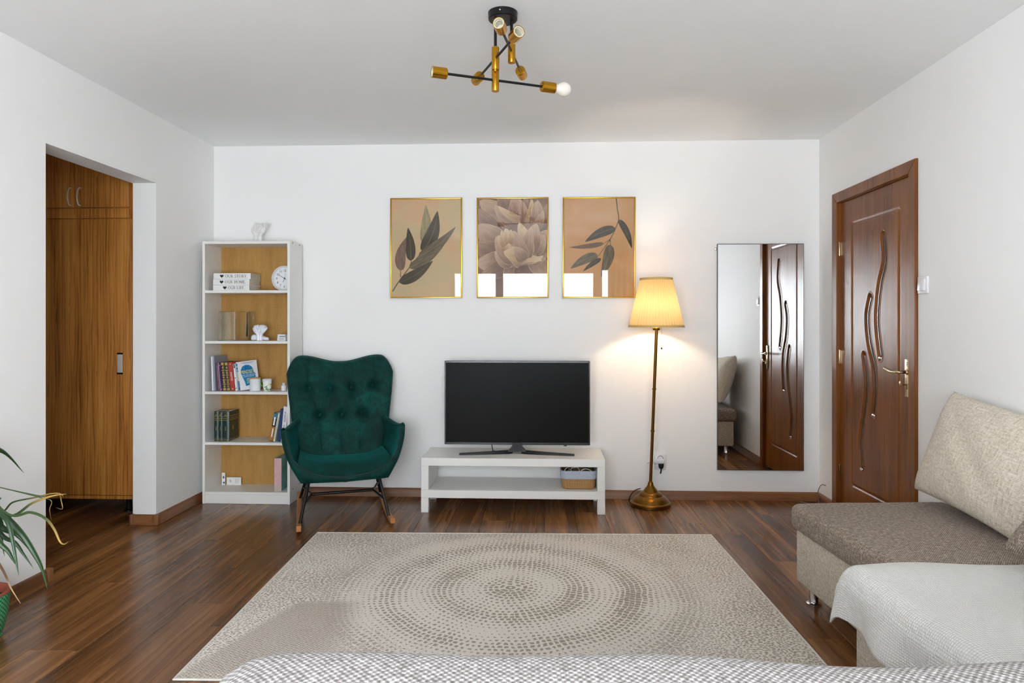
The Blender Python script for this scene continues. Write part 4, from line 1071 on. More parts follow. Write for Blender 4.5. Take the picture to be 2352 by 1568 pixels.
def print_stem(pts, wpx, conv, y, parent):
    P_ = spline([Vector((a, b, 0)) for a, b in pts], 8); mb = MB(); vs = []; fs = []; n = len(P_)
    for i, p in enumerate(P_):
        a, b = P_[max(i-1, 0)], P_[min(i+1, n-1)]; tg = (b-a).normalized(); nr = Vector((-tg.y, tg.x, 0))*wpx/2*(1-.5*i/n)
        for q_ in (1, -1): x, z = conv(p.x+nr.x*q_, p.y+nr.y*q_); vs.append((x, y, z))
    for i in range(n-1): fs.append((2*i, 2*i+1, 2*i+3, 2*i+2))
    return mb.add(vs, fs).build('printed_stem', M_STEM, parent, fix=False)
M_PGLASS = glassy('picture_glass', (1, 1, 1), 1.5, 0., 1.1)
def frame(label, x0, x1, z0, z1, paper, rot=0.):
    o = thing('framed_print', label, 'picture', ((x0+x1)/2, YB-.001, z0), 0, 'row of three botanical prints')
    o.rotation_euler = (0, R(rot), 0)
    w, hh, f = (x1-x0)/2, z1-z0, .009
    mb = MB()
    mb.rbox(-w, -w+f, -.020, 0, 0, hh, .002, 2).rbox(w-f, w, -.020, 0, 0, hh, .002, 2).rbox(-w+f*.8, w-f*.8, -.020, 0, 0, f, .002, 2).rbox(-w+f*.8, w-f*.8, -.020, 0, hh-f, hh, .002, 2)
    mb.build('picture_frame', M_GOLDF, o)
    pr = MB().box(-w+f, w-f, -.010, -.004, f, hh-f).build('print', paper, o)
    MB().box(-w+f, w-f, -.0160, -.0145, f, hh-f).build('glazing', M_PGLASS, o)
    return o, pr
P1 = paper_mat('print_paper_sage', (222,198,152), (234,200,148), (240,188,142), 1.)
P2 = paper_mat('print_paper_mauve', (116,84,70), (146,110,90), (178,138,110), 4.)
P3 = paper_mat('print_paper_peach', (232,178,118), (238,174,112), (242,188,136), 9.)
o, pr = frame('gold framed print of a dark leafy sprig, left of the three pictures', -1.077, -.562, 1.416, 2.129, P1)
cv1 = lambda x, y: ((x-411)*ZX, (963-y)*ZX*.9975)
def leaves(lst, conv, pr):
    for k, (b, t_, w_, bend, mat) in enumerate(lst): print_leaf(b, t_, w_, bend, conv, mat, -.0102-.00012*k, pr)
print_stem([(117,905),(165,830),(270,690),(340,605),(385,560)], 11, cv1, -.01015, pr)
print_stem([(270,690),(282,640)], 8, cv1, -.01015, pr); print_stem([(187,780),(187,722)], 8, cv1, -.01015, pr)
leaves([((392,490),(408,150),92,12,LEAF_P), ((382,565),(510,207),120,26,LEAF_D), ((262,702),(575,490),86,16,LEAF_M), ((345,605),(668,346),84,24,LEAF_M),
        ((187,725),(238,435),92,-22,LEAF_G), ((278,640),(252,350),84,8,LEAF_D), ((178,830),(470,640),96,18,LEAF_D)], cv1, pr)
o, pr = frame('gold framed print of a large pale flower, middle of the three pictures', -.457, .052, 1.415, 2.127, P2)
cv2 = lambda x, y: (max(-.245, min(.245, (x-1165)*ZX)), max(.010, min(.702, (963-y)*ZX*.9975)))
PA = petal_mat('petal_mauve', (104,74,62), (152,116,96), (212,176,146)); PB = petal_mat('petal_rose', (130,96,78), (188,148,122), (234,200,168)); PC = petal_mat('petal_cream', (160,118,84), (216,176,134), (248,222,184))
pets = [((1150,300),(880,120),200,0,PB),((1120,250),(1060,60),170,10,PA),((1200,280),(1180,70),150,10,PB),((1330,300),(1290,70),150,-8,PA),((1390,330),(1380,120),110,0,PB),((1420,420),(1470,150),120,0,PA),((1180,330),(1010,160),120,-10,PB),((1230,300),(1040,170),70,-8,PC),((1270,320),(1230,110),90,8,PB),((1300,330),(1330,110),70,8,PC),((1330,340),(1365,130),70,8,PB),((1360,370),(1430,210),80,8,PB),((1040,420),(860,190),150,0,PA),((1060,520),(850,330),220,10,PB),((1060,600),(850,480),200,-10,PA),((1080,640),(850,660),190,-10,PB),((1120,680),(880,790),150,0,PA),((1180,700),(1130,880),170,0,PB),((1260,680),(1290,900),190,0,PA),((1350,620),(1470,820),160,0,PB),((1330,660),(1470,560),90,10,PB),((1390,540),(1480,600),120,0,PA),((1400,480),(1480,380),120,0,PB),
        ((1260,640),(1430,600),60,18,PC),((1180,660),(1420,640),80,-30,PC),((1130,640),(1100,700),120,0,PB),((1330,560),(1440,420),150,10,PB),((1330,540),(1370,320),150,-10,PB),((1300,600),(1220,310),130,12,PC),((1280,620),(1330,350),120,-12,PB),((1180,650),(1010,560),150,-20,PB),((1200,640),(1020,430),170,-20,PB),((1240,640),(1100,360),150,-14,PC),((1250,650),(1170,380),140,6,PB),((1120,560),(1040,420),70,-12,PC),((1110,540),(1070,380),60,-10,PC),((1130,520),(1110,370),50,-6,PC),((1150,500),(1150,370),50,4,PC),((1110,570),(1180,520),80,12,PC),((1090,560),(1140,490),60,10,PC),((1250,660),(1090,560),150,26,PC),((1260,640),(1180,520),110,6,PB)]
for k, (b, t_, w_, bend, mat) in enumerate(pets): print_leaf(b, t_, w_, bend, cv2, mat, -.0101-.00007*k, pr, True, 'printed_petal')
o, pr = frame('gold framed print of a hanging leafy twig, right of the three pictures', .150, .660, 1.414, 2.125, P3, .2)
cv3 = lambda x, y: ((x-1919)*ZX, (965-y)*ZX*.9965)
print_stem([(2066,108),(2076,200),(2087,285),(2060,370),(2015,460),(1960,540),(1925,590),(1890,640)], 9, cv3, -.01015, pr)
print_stem([(2015,460),(2018,510)], 7, cv3, -.01015, pr); print_stem([(2015,460),(1960,497)], 6, cv3, -.01015, pr)
leaves([((1962,495),(1662,530),42,-8,LEAF_G), ((2090,290),(2200,540),56,-16,LEAF_D), ((2058,362),(1800,482),82,14,LEAF_D), ((2018,505),(1938,785),92,-14,LEAF_M), ((1908,590),(1676,712),78,12,LEAF_M), ((1938,625),(1785,735),42,6,LEAF_D)], cv3, pr)

# ------------------------------------------------------------------ ceiling light
cl = thing('ceiling_light', 'black and brass ceiling light with crossing rods and a single bulb', 'ceiling light', (-.158, 2.735, HC))
MB().lathe([(0,-.030),(.056,-.030),(.060,-.027),(.061,-.002),(.061,0),(0,0)], 48).build('ceiling_rose', M_BLACK, cl)
MB().ball((-.008,-.061,-.014), .004, 12).build('rose_screw', M_CHROME, cl)
O = Vector((-.158, 2.735, HC))
M_SOCK = plain('socket_ceramic', (214, 210, 190), .4)
def arm(cx, cy, zc, near, bulb_end=False):
    """one drop pipe, brass sleeve and horizontal rod with a socket at each end (world metres relative to the rose)"""
    c = Vector((cx, cy, zc))-O
    MB().tube([(c.x, c.y, -.028), (c.x, c.y, c.z+.04)], .006, 12).build('drop_pipe', M_BLACK, cl)
    MB().lathe([(0,-.046),(.0145,-.046),(.0155,-.044),(.0155,.043),(.0145,.045),(0,.045)], 28, m=Matrix.Translation(c)).build('sleeve', M_GOLD, cl)
    d = (Vector((near[0], near[1], zc))-Vector((cx, cy, zc))).normalized()
    off = d.cross(Vector((0,0,1)))*0
    MB().tube([c-d*.215, c, c+d*.215], .0052, 12).build('rod', M_BLACK, cl)
    for s in (-1, 1):
        ax = (d*s).to_track_quat('Z', 'Y').to_matrix().to_4x4(); m = Matrix.Translation(c + d*s*.205) @ ax
        so_ = MB().lathe([(0,0),(.018,0),(.022,.003),(.0225,.006),(.0225,.062),(.0205,.062),(.0205,.008),(0,.008)], 32, m=m).build('lamp_socket', M_GOLD, cl)
        MB().lathe([(.0204,.010),(.0204,.0605),(.0175,.0610),(.0165,.050),(.0155,.050),(.0145,.014),(0,.012)], 28, m=m, caps=False).build('socket_liner', M_SOCK, so_)
        MB().box(-.003, .003, -.010, .002, .013, .018, m=m).build('contact', M_GOLD, so_)
        if bulb_end and s == 1:
            b = MB().lathe([(0,.03),(.013,.03),(.0135,.064),(.017,.074),(.026,.086),(.030,.098),(.0302,.108),(.027,.122),(.019,.132),(.009,.1365),(0,.137)], 36, m=m)
            t = NT('frosted_bulb'); t.base(lin((232, 224, 214)), .25); t.b.inputs['Subsurface Weight'].default_value = .3; t.b.inputs['Subsurface Radius'].default_value = (.02,.02,.02)
            b.build('light_bulb', t.m, cl)
arm(-.189, 2.735, HC-.2765, (.028, 2.826), True)
arm(-.186, 2.700, HC-.2005, (-.0945, 2.484))
arm(-.1217, 2.735, HC-.160, (-.1555, 2.494))

# ------------------------------------------------------------------ rocking chair
t = NT('green_velvet'); v = t.coord(); n_ = t.noise(v, 9, 5, .65, .6); n2 = t.noise(v, 60, 3, .6)
f = t.math('ADD', t.math('MULTIPLY', n_, .75), t.math('MULTIPLY', n2, .25))
t.base(t.ramp(f, [(.32, (1, 34, 31)), (.52, (2, 52, 47)), (.72, (6, 80, 71))]), .72, 0, .2)
t.b.inputs['Sheen Weight'].default_value = .28; t.b.inputs['Sheen Roughness'].default_value = .35; t.b.inputs['Sheen Tint'].default_value = (.04, .62, .55, 1)
t.bump(n2, .15, .001); M_VELVET = t.m
M_WELT = plain('dark_welt', (2, 34, 31), .7)
M_RWOOD = wood('rocker_wood', (142, 88, 46), (176, 116, 66), (198, 140, 86), 'Y', .4, .35)
rc = thing('rocking_chair', 'dark green velvet wingback rocking chair with black legs and wooden rockers', 'rocking chair', (-1.290, 4.272, 0), R(20))
BTN = [(-.205,.800),(-.068,.790),(.070,.792),(.212,.805),(-.138,.615),(.004,.612),(.140,.620)]
CRE = [((-.205,.800),(-.215,1.0)),((-.068,.790),(-.065,.97)),((.070,.792),(.072,.97)),((.212,.805),(.215,1.0)),((-.205,.8),(-.138,.615)),((-.068,.79),(-.138,.615)),((-.068,.79),(.004,.612)),((.07,.792),(.004,.612)),((.07,.792),(.14,.62)),((.212,.805),(.14,.62)),((-.138,.615),(-.12,.40)),((.004,.612),(.004,.40)),((.14,.62),(.125,.40)),((-.205,.8),(-.34,.84)),((.212,.805),(.345,.845))]
def segd(p, a, b):
    ax, ay = a; bx_, by_ = b; dx, dy = bx_-ax, by_-ay; k = max(0, min(1, ((p[0]-ax)*dx+(p[1]-ay)*dy)/(dx*dx+dy*dy)))
    return math.hypot(p[0]-ax-k*dx, p[1]-ay-k*dy)
def back_xz(u, v):
    a = abs(u)
    top = .968 + .044*smooth01(.05, .72, a) - .115*max(0, (a-.74)/.26)**2.4
    z = lerp(.33, top, v)
    w_ = interp([(.33,.255),(.44,.285),(.56,.312),(.75,.336),(.93,.352),(1.1,.354)], z)
    return u*w_, z
def back_mid(u, z): return .185 + .235*(z-.33) - .085*abs(u)**2.6*(.55+.45*smooth01(.4,.9,z))
def edge(u, v): return (max(0, 1-abs(u)**7)*max(0, 1-max(0, 2*v-1)**9))**.5
def back_front(u, v):
    x, z = back_xz(u, v); th = .014 + .050*edge(u, v)
    d = 0.
    for bx_, bz_ in BTN: d = max(d, .034*math.exp(-(math.hypot(x-bx_, z-bz_)/.034)**2) + .006*math.exp(-(math.hypot(x-bx_, z-bz_)/.09)**2))
    c = min(segd((x, z), a, b) for a, b in CRE)
    d += .008*math.exp(-(c/.009)**2)
    return (x, back_mid(u, z)-th+d*edge(u, v), z)
def back_rear(u, v):
    x, z = back_xz(u, v); return (x, back_mid(u, z)+.014+.030*edge(u, v), z)
NU, NV = 96, 96
mb = MB(); mb.grid(lambda a, b: back_front(2*a-1, b), NU, NV); mb.grid(lambda a, b: back_rear(2*a-1, b), NU, NV)
n0 = (NU+1)*(NV+1)
def strip(i, j): mb.f.append((i, j, j+n0, i+n0))
for j in range(NV): strip(j*(NU+1), (j+1)*(NU+1)); strip(j*(NU+1)+NU, (j+1)*(NU+1)+NU)
for i in range(NU): strip(NV*(NU+1)+i, NV*(NU+1)+i+1); strip(i, i+1)
bk_ = mb.build('backrest', M_VELVET, rc, sharp=180)
pts = [back_xz(-1, v/24) + (-1,) for v in range(3, 25)] + [back_xz(-1+2*k/48, 1) + (-1+2*k/48,) for k in range(1, 49)] + [back_xz(1, 1-v/24) + (1,) for v in range(1, 22)]
MB().tube([(x, back_mid(u, z)-.004, z) for x, z, u in pts], .0045, 8).build('welt', M_WELT, bk_)
for bx_, bz_ in BTN:
    u = bx_/.34; yy = back_mid(u, bz_)-.064+.026
    MB().ball((bx_, yy, bz_), (.0125, .006, .0125), 16).build('button', M_VELVET, bk_)
# bowl of arms and seat front
def cspl(P_): return spline([Vector(p) for p in P_], 10)
F_ = cspl([(-.350,-.185,.592),(-.335,-.235,.500),(-.295,-.272,.405),(-.17,-.292,.325),(0,-.298,.300)])
FO = cspl([(-.380,-.165,.582),(-.367,-.208,.500),(-.332,-.250,.400),(-.285,-.268,.315),(-.262,-.258,.272)]) 
FO = FO[:-1] + [Vector((lerp(-.262, 0, k/6), -.258-.012*math.sin(PI/2*k/6), .272-.004*k/6)) for k in range(0, 1)]
FO = [FO[int(round(i*(len(FO)-1)/30))] for i in range(31)] + [Vector((lerp(-.262, 0, k/10), -.258-.014*k/10, .270-.004*k/10)) for k in range(1, 11)]
assert len(F_) == len(FO), (len(F_), len(FO))
B_ = cspl([(-.262,.150,.595),(-.268,.175,.480),(-.255,.200,.385),(-.15,.225,.335),(0,.235,.320)])
BO = cspl([(-.312,.165,.588),(-.315,.200,.480),(-.285,.230,.370),(-.255,.235,.272),(0,.24,.266)])
nT = len(F_)-1; nS = 26
def mirror(P_): return P_ + [Vector((-p.x, p.y, p.z)) for p in reversed(P_[:-1])]
Fm, FOm, Bm, BOm = mirror(F_), mirror(FO), mirror(B_), mirror(BO); NT_ = len(Fm)-1
def inner(s, k):
    p = Fm[k].lerp(Bm[k], s); tt = min(k, NT_-k)/nT
    o_ = math.sin(PI*s)
    sg = -1 if k < NT_/2 else 1
    p = p + Vector((sg*.020*o_*(1-tt), 0, -.028*o_*(1-tt)**2 - .030*o_*tt)); return p
def outer(s, k):
    p = FOm[k].lerp(BOm[k], s); tt = min(k, NT_-k)/nT; o_ = math.sin(PI*s); sg = -1 if k < NT_/2 else 1
    return p + Vector((sg*.028*o_*(1-tt), 0, -.028*o_*(1-tt)**2))
mb = MB(); vs = []
cols = NT_+1
for s in range(nS+1): vs += [inner(s/nS, k) for k in range(cols)]
for s in range(nS+1): vs += [outer(s/nS, k) for k in range(cols)]
fs = []; N0 = (nS+1)*cols
for s in range(nS):
    for k in range(NT_):
        fs.append((s*cols+k, s*cols+k+1, (s+1)*cols+k+1, (s+1)*cols+k)); fs.append((N0+s*cols+k, N0+(s+1)*cols+k, N0+(s+1)*cols+k+1, N0+s*cols+k+1))
for k in range(NT_):
    e = nS*cols; fs.append((e+k, e+k+1, N0+e+k+1, N0+e+k))
def rim(A, B, up, closed_idx):
    # rounded edge between an inner row A and an outer row B of vertex indices
    rows = [A]; m_ = 4
    for j in range(1, m_):
        row_ = []
        for n_, (a, b) in enumerate(zip(A, B)):
            p = Vector(vs[a]).lerp(Vector(vs[b]), j/m_); wd_ = (Vector(vs[a])-Vector(vs[b])).length
            vs.append(p + up*min(.014, wd_*.45)*math.sin(PI*j/m_)); row_.append(len(vs)-1)
        rows.append(row_)
    rows.append(B)
    for r0, r1 in zip(rows, rows[1:]):
        for j in range(len(A)-1): fs.append((r0[j], r0[j+1], r1[j+1], r1[j]))
for k in (0, NT_): rim([s*cols+k for s in range(nS+1)], [N0+s*cols+k for s in range(nS+1)], Vector((0, 0, 1)), k)
rim(list(range(cols)), [N0+k for k in range(cols)], Vector((0, -1, 0)), 0)
mb.add(vs, fs); shl = mb.build('seat_shell', M_VELVET, rc, sharp=70)
MB().tube([p+Vector((0,-.002,.001)) for p in Fm], .0042, 8).build('welt', M_WELT, shl)
for k in (0, NT_): MB().tube([inner(s/nS, k)+Vector((0,0,.001)) for s in range(nS)], .0034, 8).build('welt', M_WELT, shl)
def fz(x):
    x = -abs(x)
    for p_, q_ in zip(F_, F_[1:]):
        if p_.x <= x <= q_.x:
            k_ = (x-p_.x)/max(1e-6, q_.x-p_.x); return lerp(p_.y, q_.y, k_), lerp(p_.z, q_.z, k_)
    return F_[-1].y, F_[-1].z
def seat_top(u, v):
    a = abs(2*u-1); x = (2*u-1)*.278; yf, zf = fz(x)
    y = lerp(yf+.004, .240, v); zc = .350 + .055*a**3.5 + .010*math.sin(PI*v)*(1-a*a)
    return (x*(1-.06*v), y, zf+.003 + (zc-zf)*math.sin(PI/2*min(1, v/.38))**.8)
mb = MB(); mb.grid(seat_top, 40, 40); mb.grid(lambda u, v: tuple(Vector(seat_top(u, v))-Vector((0, -.006, .035))), 40, 40)
n0 = 41*41
for i in range(40):
    for a, b in ((i, i+1), (40*41+i, 40*41+i+1), (i*41, (i+1)*41), (i*41+40, (i+1)*41+40)): mb.f.append((a, b, b+n0, a+n0))
mb.build('seat_cushion', M_VELVET, rc, sharp=60)
LEG = {}
for sx_ in (-1, 1):
    for nm, a, b in (('f', (sx_*.205, -.135, .30), (sx_*.268, -.260, .020)), ('r', (sx_*.205, .055, .30), (sx_*.268, .235, .055))):
        a, b = Vector(a), Vector(b); LEG[sx_, nm] = (a, b)
        MB().tube([a, b], [.0115, .0095], 14).build('leg', M_BLACK, rc)
    def rz(y): return .002 + (y+.13)**2/(2*1.7)
    ys = [-.400+.720*k/32 for k in range(33)]
    rk = MB(); vs = []; fs = []
    for y in ys:
        th = .026
        if y < -.360: th = .034
        for dx, dz in ((-.014, 0), (.014, 0), (.014, th), (-.014, th)): vs.append((sx_*.272+dx, y, rz(y)+dz))
    for i in range(32):
        for k in range(4): fs.append((i*4+k, i*4+(k+1) % 4, (i+1)*4+(k+1) % 4, (i+1)*4+k))
    fs += [(0,1,2,3), (131,130,129,128)]
    o = rk.add(vs, fs).build('rocker', M_RWOOD, rc, sharp=40)
    bv = o.modifiers.new('soft', 'BEVEL'); bv.width = .003; bv.segments = 2
mid = {}
for sx_ in (-1, 1):
    f0 = LEG[sx_,'f'][0].lerp(LEG[sx_,'f'][1], .62); r0 = LEG[sx_,'r'][0].lerp(LEG[sx_,'r'][1], .62)
    mid[sx_] = Vector((sx_*.195, .0, f0.z+.012))
    MB().tube([f0, mid[sx_], r0], .0075, 10).build('stretcher', M_BLACK, rc)
MB().tube([mid[-1], mid[1]], .009, 12).build('stretcher', M_BLACK, rc)
for k in (.27, .76): MB().ball(mid[-1].lerp(mid[1], k)+Vector((0,-.008,-.002)), .006, 10).build('bolt', M_BLACK, rc)
# ------------------------------------------------------------------ sofa units
M_BEIGE = weave('beige_upholstery', (140,124,104), (202,190,172), (236,229,218), 900., .9, .001, .9, (8., 120.), .14)
M_BROWN = weave('brown_upholstery', (72,58,48), (136,118,102), (210,198,184), 780., .9, .0014, .9, (10., 100.), .26)
M_GREYW = weave('grey_brown_upholstery', (104,96,94), (158,151,148), (222,220,220), 620., .9, .0016, .7, (10., 80.), .30)
M_PILLOW = weave('pillow_linen', (156,140,116), (214,203,185), (244,237,226), 900., .9, .001, .9, (4., 130.), .12)
def chrome_leg(x, y, parent, h=.085):
    MB().lathe([(0,0),(.030,0),(.031,.002),(.031,.007),(.028,.009),(.021,.011),(.019,.016),(.0185,h),(0,h)], 24, m=Matrix.Translation((x,y,0))).build('leg', M_CHROME, parent)
ROT = R(4.5)
# far unit along the right wall
su = thing('sofa_section', 'beige sofa seat with a brown woven cushion beside the door', 'sofa', (1.128, 3.058, 0), ROT)
MB().rbox(.012, .690, -.78, -.025, .083, .318, .014, 3).build('sofa_base', M_BEIGE, su)
def pad(x0, x1, y0, y1, z0, z1, r, crown=.012, nx=24, ny=24):
    """soft cushion: rounded box whose top is slightly crowned"""
    bm = bmesh.new(); bmesh.ops.create_cube(bm, size=1)
    for v in bm.verts: v.co = ((x0+x1)/2+v.co.x*(x1-x0), (y0+y1)/2+v.co.y*(y1-y0), (z0+z1)/2+v.co.z*(z1-z0))
    bmesh.ops.bevel(bm, geom=list(bm.edges), offset=r, segments=5, profile=.5, affect='EDGES')
    bmesh.ops.subdivide_edges(bm, edges=[e for e in bm.edges if e.calc_length() > .2], cuts=14, use_grid_fill=True)
    for v in bm.verts:
        if v.co.z > z1-r*.6:
            u = 2*(v.co.x-x0)/(x1-x0)-1; w_ = 2*(v.co.y-y0)/(y1-y0)-1
            v.co.z += crown*max(0, 1-u*u)*max(0, 1-w_*w_) + .003*math.sin(v.co.x*17+1)*math.sin(v.co.y*13)
    mb = MB(); bm.verts.index_update(); mb.add([v.co.copy() for v in bm.verts], [[v.index for v in f.verts] for f in bm.faces]); bm.free(); return mb
pad(-.008, .715, -.80, .0, .312, .430, .035).build('seat_cushion', M_BROWN, su, sharp=60)
for x, y in ((.065, -.085), (.63, -.085), (.065, -.72), (.63, -.72)): chrome_leg(x, y, su)
# near unit under the blanket
sn = thing('sofa_section', 'beige sofa corner block mostly covered by the white blanket', 'sofa', (.996, 2.19, 0), ROT)
MB().rbox(.012, .84, -1.10, -.008, .083, .318, .014, 3).build('sofa_base', M_BEIGE, sn)
pad(.0, .85, -1.11, .0, .312, .432, .035).build('seat_cushion', M_BROWN, sn, sharp=60)
for x, y in ((.07, -.07), (.77, -.07), (.07, -1.02), (.77, -1.02)): chrome_leg(x, y, sn)
# blanket
t = NT('waffle_blanket'); uv = t.coord('UV'); sp = t.n('ShaderNodeSeparateXYZ'); t.l(uv, sp.inputs[0])
wb = t.math('MULTIPLY', t.noise(uv, 6, 3, .5), .02)
row = t.math('MULTIPLY', t.math('ADD', sp.outputs[1], wb), 400.)
sx_ = t.math('SINE', t.math('ADD', t.math('MULTIPLY', t.math('ADD', sp.outputs[0], wb), 400.), t.math('MULTIPLY', t.math('FLOOR', t.math('DIVIDE', row, PI)), PI)))
hgt = t.math('POWER', t.math('ABSOLUTE', t.math('MULTIPLY', sx_, t.math('SINE', row))), .6)
fz = t.noise(uv, 500, 3, .7)
t.base(t.ramp(hgt, [(.0, (232,228,220)), (.5, (246,244,239)), (1., (250,249,246))]), .95, 0, .1); t.b.inputs['Sheen Weight'].default_value = .3
t.bump(t.math('ADD', hgt, t.math('MULTIPLY', fz, .5)), .7, .006)
def blanket_pt(u, v):
    # u: across from the left hem over the edge to the right; v: from the far hem (0) toward the window (1)
    su_ = u*1.035; sv_ = v*1.16
    hem = .165 + .03*math.sin(sv_*5+.5) + .10*smooth01(.15, .9, sv_)*.6
    a = su_-hem
    z = .452; x = 0.; r = .045
    if a < 0:
        k = min(1, -a/(r*1.57)); x = .02 - r*math.sin(k*PI/2)*1.0; z = .452 - r*(1-math.cos(k*PI/2))
        if -a > r*1.57:
            d_ = -a-r*1.57; z -= d_; x -= .006 + .016*math.sin(sv_*21+2)*smooth01(0, .12, d_) + .05*d_
    else: x = .02 + a
    y = .028 - sv_ + .015*math.sin(a*9)*(a > 0)
    b = sv_
    if b < .05:
        k = 1-b/.05; z -= .034*k*k; y -= .012*k*k
    z += .006*math.sin(x*11+sv_*3)*math.sin(sv_*8)*smooth01(0, .2, a) + .010*smooth01(.0, .10, b)*(1-smooth01(.10, .35, b))
    z += .010*math.sin((x*.8+sv_)*14)*math.exp(-((x-.12)/.12)**2)*smooth01(.1, .4, sv_)
    return (x, y, max(z, .18))
bl = MB().grid(blanket_pt, 150, 150, uv=lambda u, v: (u*1.035, v*1.16)).build('blanket', t.m, None, sharp=180)
bl.location = (.996, 2.19, 0); bl.rotation_euler = (0, 0, ROT)
sd = bl.modifiers.new('thick', 'SOLIDIFY'); sd.thickness = .008; sd.offset = 1
tag(bl, 'white waffle-knit blanket draped over the near sofa block', 'blanket')
# pillows
def pillow(name, label, w_, h_, th, mat, M, wr=.004, seed=0):
    def pt(sgn):
        def f(a, b):
            u, v = 2*a-1, 2*b-1
            e = max(0, (1-abs(u)**2.4)*(1-abs(v)**2.4))**.42
            x = w_/2*u*(1-.055*(1-v*v)*abs(u)); z = h_/2*v*(1-.055*(1-u*u)*abs(v))
            n_ = math.sin(u*6+seed)*math.sin(v*5+seed*2)*wr + math.sin((u+v)*9+seed)*wr*.5
            return (x, sgn*(th/2*e+.003)+n_*e, z)
        return f
    mb = MB(); mb.grid(pt(-1), 48, 40); mb.grid(pt(1), 48, 40); n0 = 49*41
    for i in range(48):
        for a, b in ((i, i+1), (40*49+i, 40*49+i+1)): mb.f.append((a, b, b+n0, a+n0))
    for j in range(40):
        for a, b in ((j*49, (j+1)*49), (j*49+48, (j+1)*49+48)): mb.f.append((a, b, b+n0, a+n0))
    o = mb.build(name, mat, None, sharp=180); o.matrix_world = M
    return tag(o, label, 'pillow')
def lean(x, y, z, yaw, tilt, roll=0.): return Matrix.Translation((x, y, z)) @ Matrix.Rotation(R(yaw), 4, 'Z') @ Matrix.Rotation(R(tilt), 4, 'X') @ Matrix.Rotation(R(roll), 4, 'Y')
pillow('back_pillow', 'large pale beige linen pillow leaning against the wall by the door', .66, .47, .19, M_PILLOW, lean(1.780, 2.735, .684, -86, -19, 5), .005, 1)
pillow('brown_pillow', 'brown woven pillow at the right edge of the sofa', .60, .42, .20, M_BROWN, lean(1.660, 1.915, .660, -86, -46, 0), .004, 3)
# sofa in the foreground, seen over its backrest
sf = thing('sofa', 'grey-brown woven sofa backrest along the bottom edge of the picture', 'sofa', (-.425, .885, 0), R(2.5))
MB().rbox(0, 1.40, -.16, .60, .083, .31, .014, 3).build('sofa_base', M_BEIGE, sf)
pad(.0, 1.40, .0, .62, .305, .425, .035).build('seat_cushion', M_BROWN, sf, sharp=60)
def backrest_pt(u, v):
    # rounded slab swept: u along x, v around the section
    L_ = 2.15; x = u*L_
    e = 1-max(0, 1-min(x, L_-x)/.09)**2.6; e = max(0., e)**.5 if e > 0 else 0.
    a = 2*PI*v; c, s_ = math.cos(a), math.sin(a)
    py = math.copysign(abs(c)**.5, c)*.105; pz = math.copysign(abs(s_)**.35, s_)*.225
    top = .008*math.sin(x*5)+.004*math.sin(x*13)
    return (x, -.105+py*(.35+.65*e), .585+pz*(.72+.28*e)+(top if s_ > 0 else 0))
MB().grid(backrest_pt, 90, 48).build('backrest', M_GREYW, sf, sharp=180)
for x, y in ((.08, -.08), (1.3, -.08), (.08, .5), (1.3, .5)): chrome_leg(x, y, sf)

# ------------------------------------------------------------------ potted plant at the left edge
pp = thing('potted_plant', 'spiky dracaena plant in a green woven-pattern pot by the left wall', 'plant', (-2.212, 2.50, 0))
t = NT('green_basket_glaze'); v = t.coord(); sp = t.n('ShaderNodeSeparateXYZ'); t.l(v, sp.inputs[0])
th = t.math('ARCTAN2', sp.outputs[1], sp.outputs[0]); A = t.math('MULTIPLY', th, 20.); Bz = t.math('MULTIPLY', sp.outputs[2], 190.)
p1 = t.math('SINE', t.math('ADD', A, Bz)); p2 = t.math('SINE', t.math('SUBTRACT', A, Bz))
hh = t.math('MAXIMUM', t.math('ABSOLUTE', p1), t.math('ABSOLUTE', p2)); hh = t.math('POWER', t.math('MULTIPLY', t.math('ABSOLUTE', p1), t.math('ABSOLUTE', p2)), .4)
t.base(t.ramp(hh, [(.12, (6,44,30)), (.42, (32,112,72)), (.9, (78,164,112))]), .18); t.bump(hh, .8, .003)
MB().lathe([(0,0),(.086,0),(.088,.008),(.084,.012),(.094,.03),(.107,.09),(.1145,.170),(.1145,.176)], 64, caps=False).build('pot', t.m, pp)
MB().lathe([(.1145,.174),(.116,.179),(.114,.183),(.106,.183),(.103,.178),(.101,.140)], 64, caps=False).build('pot_rim', plain('terracotta', (146,72,52), .7), pp)
so_ = MB().lathe([(0,.152),(.05,.154),(.1015,.148)], 40).build('soil', plain('soil', (34, 26, 20), .95, vary=.4), pp)
t = NT('stem_bark'); n_ = t.noise(t.map(t.coord(), (30,30,90)), 1, 3, .6); t.base(t.ramp(n_, [(.3, (86,66,46)), (.7, (140,114,84))]), .8)
MB().tube(spline([(0,0,.14),(.004,.004,.33),(-.006,.004,.50),(.0,.0,.62)], 6), .011, 12).build('stem', t.m, pp)
def lm(name, a, b, tipc, dry):
    t = NT(name); uv = t.coord('UV'); sp = t.n('ShaderNodeSeparateXYZ'); t.l(uv, sp.inputs[0])
    n_ = t.noise(t.map(uv, (3, 12, 1)), 2, 3, .6); st = t.ramp(n_, [(.3, a), (.7, b)])
    k = t.n('ShaderNodeMapRange'); t.l(sp.outputs[0], k.inputs[0]); k.inputs[1].default_value = dry; k.inputs[2].default_value = min(1, dry+.25)
    t.base(t.mix(k.outputs[0], st, lin(tipc)), .35); return t.m
M_LF = lm('leaf_green', (18,44,22), (46,86,38), (70,100,60), .8); M_LD = lm('leaf_drying', (42,66,34), (70,92,44), (186,148,84), .42); M_LB = lm('leaf_brown', (74,50,36), (110,78,52), (190,160,110), .6)
